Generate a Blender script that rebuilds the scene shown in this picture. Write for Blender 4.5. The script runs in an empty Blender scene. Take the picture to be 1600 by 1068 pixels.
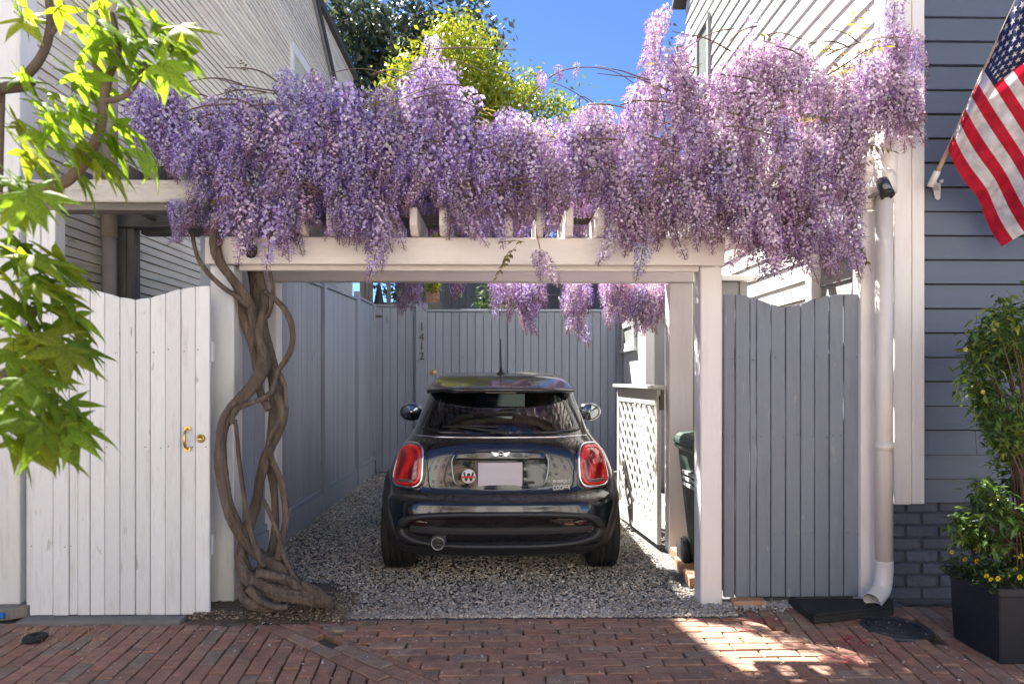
import bpy, bmesh, math, random
import numpy as np
from mathutils import Vector, Matrix, Euler

random.seed(7)
R = random.Random(11)
NR = np.random.default_rng(5)
S = bpy.context.scene
COL = S.collection

# ------------------------------------------------------------------ camera, sky, sun, exposure
CAM_H = 1.36
YAW = math.radians(1.074)
F = 1067.0
cam_d = bpy.data.cameras.new('camera')
cam = bpy.data.objects.new('camera', cam_d)
COL.objects.link(cam)
cam.location = (0, 0, CAM_H)
cam.rotation_euler = (math.pi / 2, 0, -YAW)
cam_d.lens = 24.0
cam_d.sensor_width = 36.0
cam_d.shift_y = 0.035
cam_d.clip_start = 0.05
cam_d.clip_end = 2000
cam_d.dof.use_dof = True
cam_d.dof.focus_distance = 4.6
cam_d.dof.aperture_fstop = 5.6
S.camera = cam

LDIR = Vector((0.45, -0.57, -1.0)).normalized()
SUN_EL = math.asin(-LDIR.z)
SUN_AZ = math.atan2(-LDIR.x, -LDIR.y)
W = bpy.data.worlds.new('World')
S.world = W
W.use_nodes = True
wn = W.node_tree.nodes
wn.clear()
bgn = wn.new('ShaderNodeBackground')
skyn = wn.new('ShaderNodeTexSky')
skyn.sky_type = 'NISHITA'
skyn.sun_disc = False
skyn.sun_elevation = SUN_EL
skyn.sun_rotation = SUN_AZ % (2 * math.pi)
skyn.air_density = 1.0
skyn.dust_density = 0.0
skyn.ozone_density = 8.0
skyn.altitude = 6000
bgn.inputs['Strength'].default_value = 0.064
won = wn.new('ShaderNodeOutputWorld')
W.node_tree.links.new(skyn.outputs[0], bgn.inputs['Color'])
W.node_tree.links.new(bgn.outputs[0], won.inputs['Surface'])
sl = bpy.data.lights.new('sun', 'SUN')
sl.energy = 4.6
sl.angle = math.radians(0.5)
sl.color = (1.0, 0.965, 0.90)
so = bpy.data.objects.new('sun', sl)
COL.objects.link(so)
so.location = (-20, 25, 45)
so.rotation_euler = LDIR.to_track_quat('-Z', 'Y').to_euler()
S.view_settings.view_transform = 'Standard'
S.view_settings.look = 'None'
S.view_settings.gamma = 1.0
S.view_settings.use_curve_mapping = False
S.view_settings.exposure = 2.42
S.render.engine = 'CYCLES'
S.cycles.use_denoising = True
S.cycles.max_bounces = 8
S.cycles.diffuse_bounces = 4
S.cycles.glossy_bounces = 4
S.cycles.transmission_bounces = 4
S.cycles.transparent_max_bounces = 12
S.cycles.caustics_reflective = False
S.cycles.caustics_refractive = False

CT, ST = math.cos(YAW), math.sin(YAW)


def at(u, v, Y):
    """World point on the plane y = Y seen at photograph pixel (u, v)."""
    t = (u - 800.0) / F
    X = Y * (t * CT + ST) / (CT - t * ST)
    yc = X * ST + Y * CT
    return Vector((X, Y, CAM_H + (590.0 - v) * yc / F))


def ground(u, v):
    yc = F * CAM_H / (v - 590.0)
    xc = (u - 800.0) / F * yc
    return Vector((xc * CT + yc * ST, -xc * ST + yc * CT, 0))


# ------------------------------------------------------------------ materials
MATS = {}


def nt_new(name):
    m = bpy.data.materials.new(name)
    m.use_nodes = True
    n = m.node_tree.nodes
    n.clear()
    return m, n, m.node_tree.links


def mat(name, col, rough=0.6, var=0.12, vscale=6.0, bump=0.0, bscale=60.0, stretch=(1, 1, 1), rnd=0.0, fleck=None, fleck_scale=9.0,
        metal=0.0, spec=0.5, coat=0.0, stain=None, stain_amt=0.0, stain_scale=3.0, ramp=None, hue=0.0):
    """Principled material: noise variation, optional stains, bump and per-object variation."""
    if name in MATS:
        return MATS[name]
    m, n, L = nt_new(name)
    out = n.new('ShaderNodeOutputMaterial')
    p = n.new('ShaderNodeBsdfPrincipled')
    L.new(p.outputs[0], out.inputs[0])
    p.inputs['Roughness'].default_value = rough
    p.inputs['Metallic'].default_value = metal
    p.inputs['Specular IOR Level'].default_value = spec
    p.inputs['Coat Weight'].default_value = coat
    p.inputs['Coat Roughness'].default_value = 0.03
    tc = n.new('ShaderNodeTexCoord')
    oi = n.new('ShaderNodeObjectInfo')
    addv = n.new('ShaderNodeVectorMath')
    addv.operation = 'ADD'
    mulr = n.new('ShaderNodeVectorMath')
    mulr.operation = 'MULTIPLY'
    mulr.inputs[1].default_value = (37.0, 19.0, 53.0)
    comb = n.new('ShaderNodeCombineXYZ')
    for i in range(3):
        L.new(oi.outputs['Random'], comb.inputs[i])
    L.new(comb.outputs[0], mulr.inputs[0])
    L.new(tc.outputs['Object'], addv.inputs[0])
    L.new(mulr.outputs[0], addv.inputs[1])
    mp = n.new('ShaderNodeMapping')
    mp.inputs['Scale'].default_value = stretch
    L.new(addv.outputs[0], mp.inputs['Vector'])
    no = n.new('ShaderNodeTexNoise')
    no.inputs['Scale'].default_value = vscale
    no.inputs['Detail'].default_value = 6
    no.inputs['Roughness'].default_value = 0.62
    L.new(mp.outputs[0], no.inputs['Vector'])
    hsv = n.new('ShaderNodeHueSaturation')
    if ramp:
        cr = n.new('ShaderNodeValToRGB')
        cr.color_ramp.interpolation = 'LINEAR'
        while len(cr.color_ramp.elements) < len(ramp):
            cr.color_ramp.elements.new(0.5)
        for i, c in enumerate(ramp):
            cr.color_ramp.elements[i].position = i / (len(ramp) - 1)
            cr.color_ramp.elements[i].color = (*c, 1)
        L.new(oi.outputs['Random'], cr.inputs[0])
        L.new(cr.outputs[0], hsv.inputs['Color'])
    else:
        hsv.inputs['Color'].default_value = (*col, 1)
    mr = n.new('ShaderNodeMapRange')
    mr.inputs[1].default_value = 0.25
    mr.inputs[2].default_value = 0.75
    mr.inputs[3].default_value = 1 - var
    mr.inputs[4].default_value = 1 + var
    L.new(no.outputs['Fac'], mr.inputs[0])
    mr2 = n.new('ShaderNodeMapRange')
    mr2.inputs[3].default_value = 1 - rnd
    mr2.inputs[4].default_value = 1 + rnd
    L.new(oi.outputs['Random'], mr2.inputs[0])
    mu = n.new('ShaderNodeMath')
    mu.operation = 'MULTIPLY'
    L.new(mr.outputs[0], mu.inputs[0])
    L.new(mr2.outputs[0], mu.inputs[1])
    L.new(mu.outputs[0], hsv.inputs['Value'])
    csock = hsv.outputs[0]
    if stain is not None:
        n2 = n.new('ShaderNodeTexNoise')
        n2.inputs['Scale'].default_value = stain_scale
        n2.inputs['Detail'].default_value = 8
        n2.inputs['Roughness'].default_value = 0.7
        L.new(mp.outputs[0], n2.inputs['Vector'])
        r2 = n.new('ShaderNodeMapRange')
        r2.inputs[1].default_value = 0.52
        r2.inputs[2].default_value = 0.72
        r2.inputs[3].default_value = 0
        r2.inputs[4].default_value = stain_amt
        L.new(n2.outputs['Fac'], r2.inputs[0])
        mx = n.new('ShaderNodeMix')
        mx.data_type = 'RGBA'
        L.new(r2.outputs[0], mx.inputs[0])
        L.new(csock, mx.inputs[6])
        mx.inputs[7].default_value = (*stain, 1)
        csock = mx.outputs[2]
    if fleck is not None:
        n4 = n.new('ShaderNodeTexNoise')
        n4.inputs['Scale'].default_value = fleck_scale
        n4.inputs['Detail'].default_value = 3
        mp4 = n.new('ShaderNodeMapping')
        mp4.inputs['Scale'].default_value = [1 + (q - 1) * .35 if q > 1 else q ** .5 for q in stretch]
        L.new(addv.outputs[0], mp4.inputs['Vector'])
        L.new(mp4.outputs[0], n4.inputs['Vector'])
        r4 = n.new('ShaderNodeMapRange')
        r4.inputs[1].default_value = 0.68
        r4.inputs[2].default_value = 0.75
        r4.inputs[3].default_value = 0
        r4.inputs[4].default_value = 0.75
        L.new(n4.outputs['Fac'], r4.inputs[0])
        mx4 = n.new('ShaderNodeMix')
        mx4.data_type = 'RGBA'
        L.new(r4.outputs[0], mx4.inputs[0])
        L.new(csock, mx4.inputs[6])
        mx4.inputs[7].default_value = (*fleck, 1)
        csock = mx4.outputs[2]
    L.new(csock, p.inputs['Base Color'])
    if bump > 0:
        bn = n.new('ShaderNodeTexNoise')
        bn.inputs['Scale'].default_value = bscale
        bn.inputs['Detail'].default_value = 5
        L.new(mp.outputs[0], bn.inputs['Vector'])
        b = n.new('ShaderNodeBump')
        b.inputs['Strength'].default_value = bump
        b.inputs['Distance'].default_value = 0.03 if name == 'vine_bark' else 0.01
        L.new(bn.outputs['Fac'], b.inputs['Height'])
        L.new(b.outputs[0], p.inputs['Normal'])
    MATS[name] = m
    return m


def leafmat(name, trans=0.4, rough=0.45, col=None, rnd=0.25, spec=0.3, tint=(1.0, 1.0, 1.0)):
    """Two-sided petal or leaf: vertex colour (or plain colour), reflected and let-through light."""
    if name in MATS:
        return MATS[name]
    m, n, L = nt_new(name)
    out = n.new('ShaderNodeOutputMaterial')
    p = n.new('ShaderNodeBsdfPrincipled')
    p.inputs['Roughness'].default_value = rough
    p.inputs['Specular IOR Level'].default_value = spec
    t = n.new('ShaderNodeBsdfTranslucent')
    mix = n.new('ShaderNodeMixShader')
    mix.inputs[0].default_value = trans
    oi = n.new('ShaderNodeObjectInfo')
    hsv = n.new('ShaderNodeHueSaturation')
    if col is None:
        at_ = n.new('ShaderNodeAttribute')
        at_.attribute_name = 'Col'
        L.new(at_.outputs['Color'], hsv.inputs['Color'])
    else:
        tc = n.new('ShaderNodeTexCoord')
        no = n.new('ShaderNodeTexNoise')
        no.inputs['Scale'].default_value = 18
        L.new(tc.outputs['Object'], no.inputs['Vector'])
        cr = n.new('ShaderNodeValToRGB')
        cr.color_ramp.elements[0].position = 0.3
        cr.color_ramp.elements[1].position = 0.7
        cr.color_ramp.elements[0].color = (*[c * 0.72 for c in col], 1)
        cr.color_ramp.elements[1].color = (*[c * 1.2 for c in col], 1)
        L.new(no.outputs['Fac'], cr.inputs[0])
        L.new(cr.outputs[0], hsv.inputs['Color'])
    mr = n.new('ShaderNodeMapRange')
    mr.inputs[3].default_value = 1 - rnd
    mr.inputs[4].default_value = 1 + rnd
    L.new(oi.outputs['Random'], mr.inputs[0])
    L.new(mr.outputs[0], hsv.inputs['Value'])
    L.new(hsv.outputs[0], p.inputs['Base Color'])
    tm = n.new('ShaderNodeMix')
    tm.data_type = 'RGBA'
    tm.blend_type = 'MULTIPLY'
    tm.inputs[0].default_value = 1.0
    L.new(hsv.outputs[0], tm.inputs[6])
    tm.inputs[7].default_value = (*tint, 1)
    L.new(tm.outputs[2], t.inputs['Color'])
    L.new(p.outputs[0], mix.inputs[1])
    L.new(t.outputs[0], mix.inputs[2])
    L.new(mix.outputs[0], out.inputs[0])
    MATS[name] = m
    return m


def glassmat(name, tint, refl=0.12):
    m, n, L = nt_new(name)
    out = n.new('ShaderNodeOutputMaterial')
    tr = n.new('ShaderNodeBsdfTransparent')
    tr.inputs[0].default_value = (*tint, 1)
    gl = n.new('ShaderNodeBsdfGlossy')
    gl.inputs['Roughness'].default_value = 0.01
    fr = n.new('ShaderNodeFresnel')
    fr.inputs['IOR'].default_value = 1.52
    ad = n.new('ShaderNodeMath')
    ad.operation = 'ADD'
    ad.use_clamp = True
    ad.inputs[1].default_value = refl
    L.new(fr.outputs[0], ad.inputs[0])
    mx = n.new('ShaderNodeMixShader')
    L.new(ad.outputs[0], mx.inputs[0])
    L.new(tr.outputs[0], mx.inputs[1])
    L.new(gl.outputs[0], mx.inputs[2])
    L.new(mx.outputs[0], out.inputs[0])
    MATS[name] = m
    return m


# ------------------------------------------------------------------ mesh builder and object helpers
class G:
    def __init__(s):
        s.v, s.f, s.m, s.sm = [], [], [], []

    def add(s, verts, faces, mi=0, smooth=False):
        o = len(s.v)
        s.v.extend([tuple(p) for p in verts])
        for f in faces:
            s.f.append([i + o for i in f])
            s.m.append(mi)
            s.sm.append(smooth)
        return s

    def box(s, x0, x1, y0, y1, z0, z1, mi=0):
        v = [(x, y, z) for z in (z0, z1) for y in (y0, y1) for x in (x0, x1)]
        return s.add(v, [(0, 2, 3, 1), (4, 5, 7, 6), (0, 1, 5, 4), (2, 6, 7, 3), (0, 4, 6, 2), (1, 3, 7, 5)], mi)

    def obox(s, c, size, rot=None, mi=0):
        h = [a / 2 for a in size]
        r = rot if rot is not None else Matrix.Identity(3)
        v = [Vector(c) + r @ Vector((x * h[0], y * h[1], z * h[2])) for z in (-1, 1) for y in (-1, 1) for x in (-1, 1)]
        return s.add(v, [(0, 2, 3, 1), (4, 5, 7, 6), (0, 1, 5, 4), (2, 6, 7, 3), (0, 4, 6, 2), (1, 3, 7, 5)], mi)

    def beam(s, a, b, w, h, up=Vector((0, 0, 1)), mi=0):
        a, b = Vector(a), Vector(b)
        d = (b - a)
        L = d.length
        d.normalize()
        x = d.cross(up)
        if x.length < 1e-4:
            x = Vector((1, 0, 0))
        x.normalize()
        z = x.cross(d)
        r = Matrix((x, d, z)).transposed()
        return s.obox((a + b) / 2, (w, L, h), r, mi)

    def prism(s, poly, vec, mi=0, smooth=False):
        """Closed prism: 3-D polygon moved along vec."""
        n = len(poly)
        P = [Vector(p) for p in poly]
        V = Vector(vec)
        nrm = Vector((0, 0, 0))
        for i in range(n):
            nrm += P[i].cross(P[(i + 1) % n])
        if nrm.dot(V) > 0:
            P = P[::-1]
        vs = P + [p + V for p in P]
        fs = [tuple(range(n)), tuple(range(2 * n - 1, n - 1, -1))]
        for i in range(n):
            j = (i + 1) % n
            fs.append((j, i, i + n, j + n))
        return s.add(vs, fs, mi, smooth)

    def tube(s, pts, rad, n=10, mi=0, cap=True, sub=6, lump=0.0, smooth=True, rng=None):
        P = [Vector(p) for p in pts]
        rad = list(rad) if hasattr(rad, '__len__') else [rad] * len(P)
        if sub > 1 and len(P) > 2:
            Q, q = [], []
            for i in range(len(P) - 1):
                p0 = P[max(i - 1, 0)]
                p1, p2 = P[i], P[i + 1]
                p3 = P[min(i + 2, len(P) - 1)]
                for k in range(sub):
                    t = k / sub
                    Q.append(0.5 * (2 * p1 + (p2 - p0) * t + (2 * p0 - 5 * p1 + 4 * p2 - p3) * t * t + (3 * p1 - p0 - 3 * p2 + p3) * t ** 3))
                    q.append(rad[i] * (1 - t) + rad[i + 1] * t)
            Q.append(P[-1])
            q.append(rad[-1])
            P, rad = Q, q
        T = [(P[min(i + 1, len(P) - 1)] - P[max(i - 1, 0)]).normalized() for i in range(len(P))]
        x = T[0].orthogonal().normalized()
        vs, fs = [], []
        g = rng or R
        ph = [g.uniform(0, 6.28) for _ in range(4)]
        for i, p in enumerate(P):
            x = (x - T[i] * x.dot(T[i])).normalized()
            y = T[i].cross(x)
            for k in range(n):
                a = 2 * math.pi * k / n
                r = rad[i]
                if lump:
                    r *= 1 + lump * (math.sin(3 * a + ph[0] + i * 0.23) * 0.5 + math.sin(2 * a + ph[1] - i * 0.41) * 0.5 + 0.5 * math.sin(5 * a + ph[2] + i * .1)) + lump * 0.35 * g.uniform(-1, 1) + (lump * .45 * math.sin(8 * a + i * .17 + ph[3]) if n > 15 else 0)
                vs.append(p + (x * math.cos(a) + y * math.sin(a)) * r)
        for i in range(len(P) - 1):
            for k in range(n):
                k2 = (k + 1) % n
                fs.append((i * n + k, i * n + k2, (i + 1) * n + k2, (i + 1) * n + k))
        if cap:
            fs.append(tuple(range(n - 1, -1, -1)))
            fs.append(tuple((len(P) - 1) * n + k for k in range(n)))
        return s.add(vs, fs, mi, smooth)

    def lathe(s, prof, c, axis='z', n=24, mi=0, smooth=True):
        """prof: (radius, height) pairs."""
        vs, fs = [], []
        for r, h in prof:
            for k in range(n):
                a = 2 * math.pi * k / n
                q = (r * math.cos(a), r * math.sin(a), h)
                if axis == 'x':
                    q = (q[2], q[0], q[1])
                elif axis == 'y':
                    q = (q[1], q[2], q[0])
                vs.append(Vector(c) + Vector(q))
        for i in range(len(prof) - 1):
            for k in range(n):
                k2 = (k + 1) % n
                fs.append((i * n + k, i * n + k2, (i + 1) * n + k2, (i + 1) * n + k))
        if prof[0][0] > 1e-6:
            fs.append(tuple(range(n - 1, -1, -1)))
        if prof[-1][0] > 1e-6:
            fs.append(tuple((len(prof) - 1) * n + k for k in range(n)))
        return s.add(vs, fs, mi, smooth)


def wloc(o):
    p = Vector((0, 0, 0))
    while o is not None:
        p += o.location
        o = o.parent
    return p


def mesh_from(g, name, mats, origin=Vector((0, 0, 0)), bevel=0.0):
    me = bpy.data.meshes.new(name)
    me.from_pydata([tuple(Vector(p) - origin) for p in g.v], [], g.f)
    for m in (mats if isinstance(mats, (list, tuple)) else [mats]):
        me.materials.append(m)
    me.polygons.foreach_set('material_index', g.m)
    me.polygons.foreach_set('use_smooth', g.sm)
    if bevel > 0:
        bm = bmesh.new()
        bm.from_mesh(me)
        ed = [e for e in bm.edges if len(e.link_faces) == 2 and e.calc_face_angle(0) > 0.5]
        bmesh.ops.bevel(bm, geom=ed, offset=bevel, segments=1, affect='EDGES', profile=0.5)
        bm.to_mesh(me)
        bm.free()
    me.update()
    return me


def obj(name, g, mats, parent=None, bevel=0.0, origin=None, label=None):
    """Link a builder (world coordinates) as one mesh object under parent."""
    base = wloc(parent) if parent is not None else Vector((0, 0, 0))
    org = Vector(origin) if origin is not None else base
    me = mesh_from(g, name, mats, org, bevel)
    o = bpy.data.objects.new(name, me)
    COL.objects.link(o)
    o.parent = parent
    o.location = org - base
    if label:
        o['label'] = label
    return o


def inst(name, me, parent, loc, rot=None, scale=None):
    o = bpy.data.objects.new(name, me)
    COL.objects.link(o)
    o.parent = parent
    o.location = Vector(loc) - (wloc(parent) if parent is not None else Vector((0, 0, 0)))
    if rot is not None:
        o.rotation_euler = rot
    if scale is not None:
        o.scale = scale
    return o


def thing(name, label, cat, loc, group=None):
    o = bpy.data.objects.new(name, None)
    COL.objects.link(o)
    o.location = loc
    o.empty_display_size = 0.2
    o['label'] = label
    o['category'] = cat
    if group:
        o['group'] = group
    return o


def tag(o, label, cat, group=None):
    o['label'] = label
    o['category'] = cat
    if group:
        o['group'] = group
    return o


def struct(name, g, mats, **k):
    o = obj(name, g, mats, **k)
    o['kind'] = 'structure'
    return o


def stuff(o):
    o['kind'] = 'stuff'
    return o


def np_mesh(name, V, tri, cols=None, mats=None, smooth=False):
    """Triangle mesh from arrays; cols is one colour per triangle."""
    me = bpy.data.meshes.new(name)
    nv, nf = len(V), len(tri)
    me.vertices.add(nv)
    me.vertices.foreach_set('co', np.asarray(V, dtype=np.float32).ravel())
    me.loops.add(nf * 3)
    me.loops.foreach_set('vertex_index', np.asarray(tri, dtype=np.int32).ravel())
    me.polygons.add(nf)
    me.polygons.foreach_set('loop_start', np.arange(0, nf * 3, 3, dtype=np.int32))
    if cols is not None:
        a = me.color_attributes.new('Col', 'FLOAT_COLOR', 'CORNER')
        c = np.ones((nf * 3, 4), dtype=np.float32)
        c[:, :3] = np.repeat(np.asarray(cols, dtype=np.float32), 3, axis=0)
        a.data.foreach_set('color', c.ravel())
    me.polygons.foreach_set('use_smooth', np.full(nf, smooth, dtype=bool))
    if mats is not None:
        me.materials.append(mats)
    me.update(calc_edges=True)
    return me


def link(name, me, parent=None, loc=(0, 0, 0)):
    o = bpy.data.objects.new(name, me)
    COL.objects.link(o)
    o.parent = parent
    o.location = loc
    return o


def text_mesh(txt, size, depth, m, name, shear=0.0, align='CENTER'):
    c = bpy.data.curves.new(name, 'FONT')
    c.body = txt
    c.size = size
    c.extrude = depth
    c.shear = shear
    c.align_x = align
    c.align_y = 'CENTER'
    c.resolution_u = 3
    o = bpy.data.objects.new(name + '_tmp', c)
    COL.objects.link(o)
    dg = bpy.context.evaluated_depsgraph_get()
    me = bpy.data.meshes.new_from_object(o.evaluated_get(dg))
    bpy.data.objects.remove(o)
    bpy.data.curves.remove(c)
    me.name = name
    me.materials.clear()
    me.materials.append(m)
    return me


def pchip(xs, ys):
    xs, ys = np.array(xs, float), np.array(ys, float)
    h = np.diff(xs)
    d = np.diff(ys) / h
    k = np.zeros(len(xs))
    for i in range(1, len(xs) - 1):
        if d[i - 1] * d[i] > 0:
            w1, w2 = 2 * h[i] + h[i - 1], h[i] + 2 * h[i - 1]
            k[i] = (w1 + w2) / (w1 / d[i - 1] + w2 / d[i])
    k[0], k[-1] = d[0], d[-1]

    def f(x):
        x = min(max(x, xs[0]), xs[-1])
        i = int(min(max(np.searchsorted(xs, x) - 1, 0), len(h) - 1))
        t = (x - xs[i]) / h[i]
        return float((2 * t ** 3 - 3 * t * t + 1) * ys[i] + (t ** 3 - 2 * t * t + t) * h[i] * k[i] + (-2 * t ** 3 + 3 * t * t) * ys[i + 1] + (t ** 3 - t * t) * h[i] * k[i + 1])
    return f


# palette
M_WHITE = mat('white_paint', (0.79, 0.78, 0.755), 0.55, 0.05, 3.0, 0.25, 40, (6, 6, 0.6), 0.04, stain=(0.42, 0.38, 0.32), stain_amt=0.35, stain_scale=4)
M_GATEW = mat('gate_white_paint', (0.79, 0.785, 0.765), 0.55, 0.05, 5.0, 0.35, 50, (5, 5, 0.5), 0.06, stain=(0.42, 0.38, 0.33), stain_amt=0.5, stain_scale=5, fleck=(.28, .23, .18), fleck_scale=7)
M_CREAM = mat('cream_paint', (0.78, 0.72, 0.67), 0.5, 0.05, 2.0, 0.2, 30, (1, 4, 4), 0.03, stain=(0.40, 0.35, 0.28), stain_amt=0.25, stain_scale=2.5)
M_CREAMV = mat('cream_post_paint', (0.77, 0.73, 0.70), 0.5, 0.05, 2.0, 0.2, 30, (4, 4, 0.5), 0.03, stain=(0.42, 0.36, 0.30), stain_amt=0.25, stain_scale=2.5)
M_BEAMOLD = mat('old_beam_paint', (0.56, 0.52, 0.46), 0.7, 0.12, 3.0, 0.5, 30, (1, 5, 5), 0.03, stain=(0.20, 0.16, 0.11), stain_amt=0.7, stain_scale=5)
M_GREYWOOD = mat('weathered_wood', (0.25, 0.225, 0.20), 0.85, 0.35, 4.0, 0.7, 30, (9, 9, 0.8), 0.1, stain=(0.12, 0.13, 0.11), stain_amt=0.6)
M_GREYWOODH = mat('weathered_rail', (0.22, 0.20, 0.18), 0.85, 0.35, 4.0, 0.7, 30, (0.8, 9, 9), 0.1, stain=(0.10, 0.10, 0.09), stain_amt=0.6)
M_BLUEF = mat('fence_blue_grey_paint', (0.305, 0.335, 0.385), 0.55, 0.07, 5.0, 0.35, 50, (5, 5, 0.4), 0.10, fleck=(.12, .12, .13), stain=(0.20, 0.21, 0.26), stain_amt=0.4, stain_scale=4)
M_BLUEG = mat('gate_blue_grey_paint', (0.20, 0.228, 0.272), 0.55, 0.06, 5.0, 0.35, 50, (5, 5, 0.4), 0.09, fleck=(.34, .34, .34), fleck_scale=11, stain=(0.115, 0.12, 0.15), stain_amt=0.4, stain_scale=4)
M_BLUES = mat('siding_blue_grey_paint', (0.108, 0.132, 0.176), 0.45, 0.07, 2.0, 0.15, 30, (0.6, 5, 5), 0.05, stain=(0.075, 0.085, 0.11), stain_amt=0.35, stain_scale=2)
M_SIDEL = mat('old_siding_paint', (0.78, 0.715, 0.60), 0.75, 0.12, 1.2, 0.35, 30, (8, 0.7, 8), 0.09, stain=(0.40, 0.33, 0.24), stain_amt=0.65, stain_scale=2.2, fleck=(.25, .2, .15), fleck_scale=5)
M_GAPSHADE = mat('gap_shade', (0.035, 0.033, 0.03), .9, .1)  # near-black backing so the gaps between boards read as shadow lines
M_SIDER = mat('white_siding_paint', (0.66, 0.65, 0.62), 0.6, 0.04, 2.0, 0.1, 30, (5, 0.6, 5), 0.03)
M_GREYP = mat('grey_paint_and_shade', (0.27, 0.27, 0.265), 0.6, 0.06, 3.0, 0.1, 40)
M_FOUND = mat('painted_brick', (0.085, 0.095, 0.125), 0.6, 0.15, 10, 0.6, 45, (1, 1, 1), 0.12)
M_MORTAR = mat('painted_mortar', (0.07, 0.08, 0.105), 0.8, 0.15, 20, 0.5, 60)
M_BRICK = mat('paving_brick', (0.2, 0.08, 0.06), 0.85, 0.34, 16, 0.8, 60,
              ramp=[(0.27, 0.155, 0.11), (0.36, 0.18, 0.12), (0.31, 0.185, 0.13), (0.39, 0.205, 0.135), (0.33, 0.175, 0.115), (0.28, 0.21, 0.155), (0.38, 0.23, 0.16), (0.34, 0.195, 0.13)],
              stain=(0.20, 0.15, 0.11), stain_amt=0.7, stain_scale=9)
M_BRICKO = mat('orange_brick', (0.42, 0.23, 0.14), 0.85, 0.2, 14, 0.6, 50, rnd=0.15)
M_DIRT = mat('dirt', (0.11, 0.085, 0.06), 0.95, 0.4, 25, 0.9, 70)
M_CONC = mat('concrete', (0.20, 0.19, 0.175), 0.9, 0.2, 10, 0.5, 60, stain=(0.11, 0.10, 0.09), stain_amt=0.5)
M_ASPH = mat('asphalt', (0.055, 0.054, 0.052), 0.9, 0.2, 8, 0.6, 120)
M_BRASS = mat('brass', (0.62, 0.43, 0.15), 0.28, 0.1, 20, metal=1.0)
M_DBRASS = mat('dark_brass', (0.13, 0.10, 0.07), 0.45, 0.2, 30, metal=0.8)
M_BLACKP = mat('black_plastic', (0.018, 0.018, 0.019), 0.45, 0.1, 20, 0.15, 150)
M_RUBBER = mat('black_rubber', (0.016, 0.016, 0.016), 0.75, 0.2, 20, 0.3, 80)
M_BARK = mat('vine_bark', (0.135, 0.10, 0.074), 0.9, 0.45, 3, 1.0, 9, (6, 6, 1.0), 0.1, stain=(0.26, 0.22, 0.18), stain_amt=0.5, stain_scale=6)
M_TWIG = mat('twig_bark', (0.13, 0.085, 0.06), 0.85, 0.3, 12, 0.4, 60)
M_TREEBARK = mat('tree_bark', (0.12, 0.085, 0.065), 0.85, 0.35, 10, 0.8, 50, rnd=0.1)
M_CHROME = mat('chrome', (0.75, 0.75, 0.76), 0.12, 0.02, 5, metal=1.0)
M_PIPE = mat('downpipe_paint', (0.74, 0.70, 0.66), 0.42, 0.06, 3, 0.1, 30, (3, 3, 0.6), stain=(0.40, 0.36, 0.31), stain_amt=0.3)
M_ROOF = mat('dark_roof', (0.06, 0.058, 0.056), 0.85, 0.2, 10, 0.5, 60)
# ------------------------------------------------------------------ ground
FY = 4.06          # front plane of the pergola posts
g = G()
g.add([(-400, -400, -0.16), (400, -400, -0.16), (400, 400, -0.16), (-400, 400, -0.16)], [(0, 1, 2, 3)])
struct('ground', g, M_DIRT)
struct('road', G().box(-60, 60, -7.4, -0.6, -0.2, -0.12), mat('road_bounce_concrete', (0.32, 0.315, 0.30), .85, .12, 6, .3, 80))  # unseen road, toned pale so sunlight bounces onto the shaded fronts
struct('kerb', G().box(-60, 60, -0.6, -0.42, -0.2, 0.0), M_CONC, bevel=0.01)
struct('far_pavement', G().box(-60, 60, -9.39, -7.4, -0.2, 0.0), mat('pale_concrete', (0.38, 0.36, 0.33), .85, .12, 6, .3, 80))


def paint_marks(m, pts):
    """Sprayed red utility paint on the paving at fixed places."""
    n, L = m.node_tree.nodes, m.node_tree.links
    p = [x for x in n if x.type == 'BSDF_PRINCIPLED'][0]
    src = p.inputs['Base Color'].links[0].from_socket
    ge = n.new('ShaderNodeNewGeometry')
    no = n.new('ShaderNodeTexNoise')
    no.inputs['Scale'].default_value = 22
    no.inputs['Detail'].default_value = 6
    L.new(ge.outputs['Position'], no.inputs['Vector'])
    tot = None
    for (x, y, rx, ry, st) in pts:
        sb = n.new('ShaderNodeVectorMath')
        sb.operation = 'SUBTRACT'
        sb.inputs[1].default_value = (x, y, 0)
        L.new(ge.outputs['Position'], sb.inputs[0])
        sc = n.new('ShaderNodeVectorMath')
        sc.operation = 'MULTIPLY'
        sc.inputs[1].default_value = (1 / rx, 1 / ry, 0)
        L.new(sb.outputs[0], sc.inputs[0])
        ln = n.new('ShaderNodeVectorMath')
        ln.operation = 'LENGTH'
        L.new(sc.outputs[0], ln.inputs[0])
        ma = n.new('ShaderNodeMapRange')
        ma.inputs[1].default_value = 0.2
        ma.inputs[2].default_value = 1.0
        ma.inputs[3].default_value = st
        ma.inputs[4].default_value = 0
        L.new(ln.outputs['Value'], ma.inputs[0])
        if tot is None:
            tot = ma.outputs[0]
        else:
            mxm = n.new('ShaderNodeMath')
            mxm.operation = 'MAXIMUM'
            L.new(tot, mxm.inputs[0])
            L.new(ma.outputs[0], mxm.inputs[1])
            tot = mxm.outputs[0]
    nm = n.new('ShaderNodeMapRange')
    nm.inputs[1].default_value = 0.35
    nm.inputs[2].default_value = 0.6
    L.new(no.outputs['Fac'], nm.inputs[0])
    mu = n.new('ShaderNodeMath')
    mu.operation = 'MULTIPLY'
    L.new(tot, mu.inputs[0])
    L.new(nm.outputs[0], mu.inputs[1])
    mx = n.new('ShaderNodeMix')
    mx.data_type = 'RGBA'
    L.new(mu.outputs[0], mx.inputs[0])
    L.new(src, mx.inputs[6])
    mx.inputs[7].default_value = (0.42, 0.02, 0.05, 1)
    L.new(mx.outputs[2], p.inputs['Base Color'])


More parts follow.
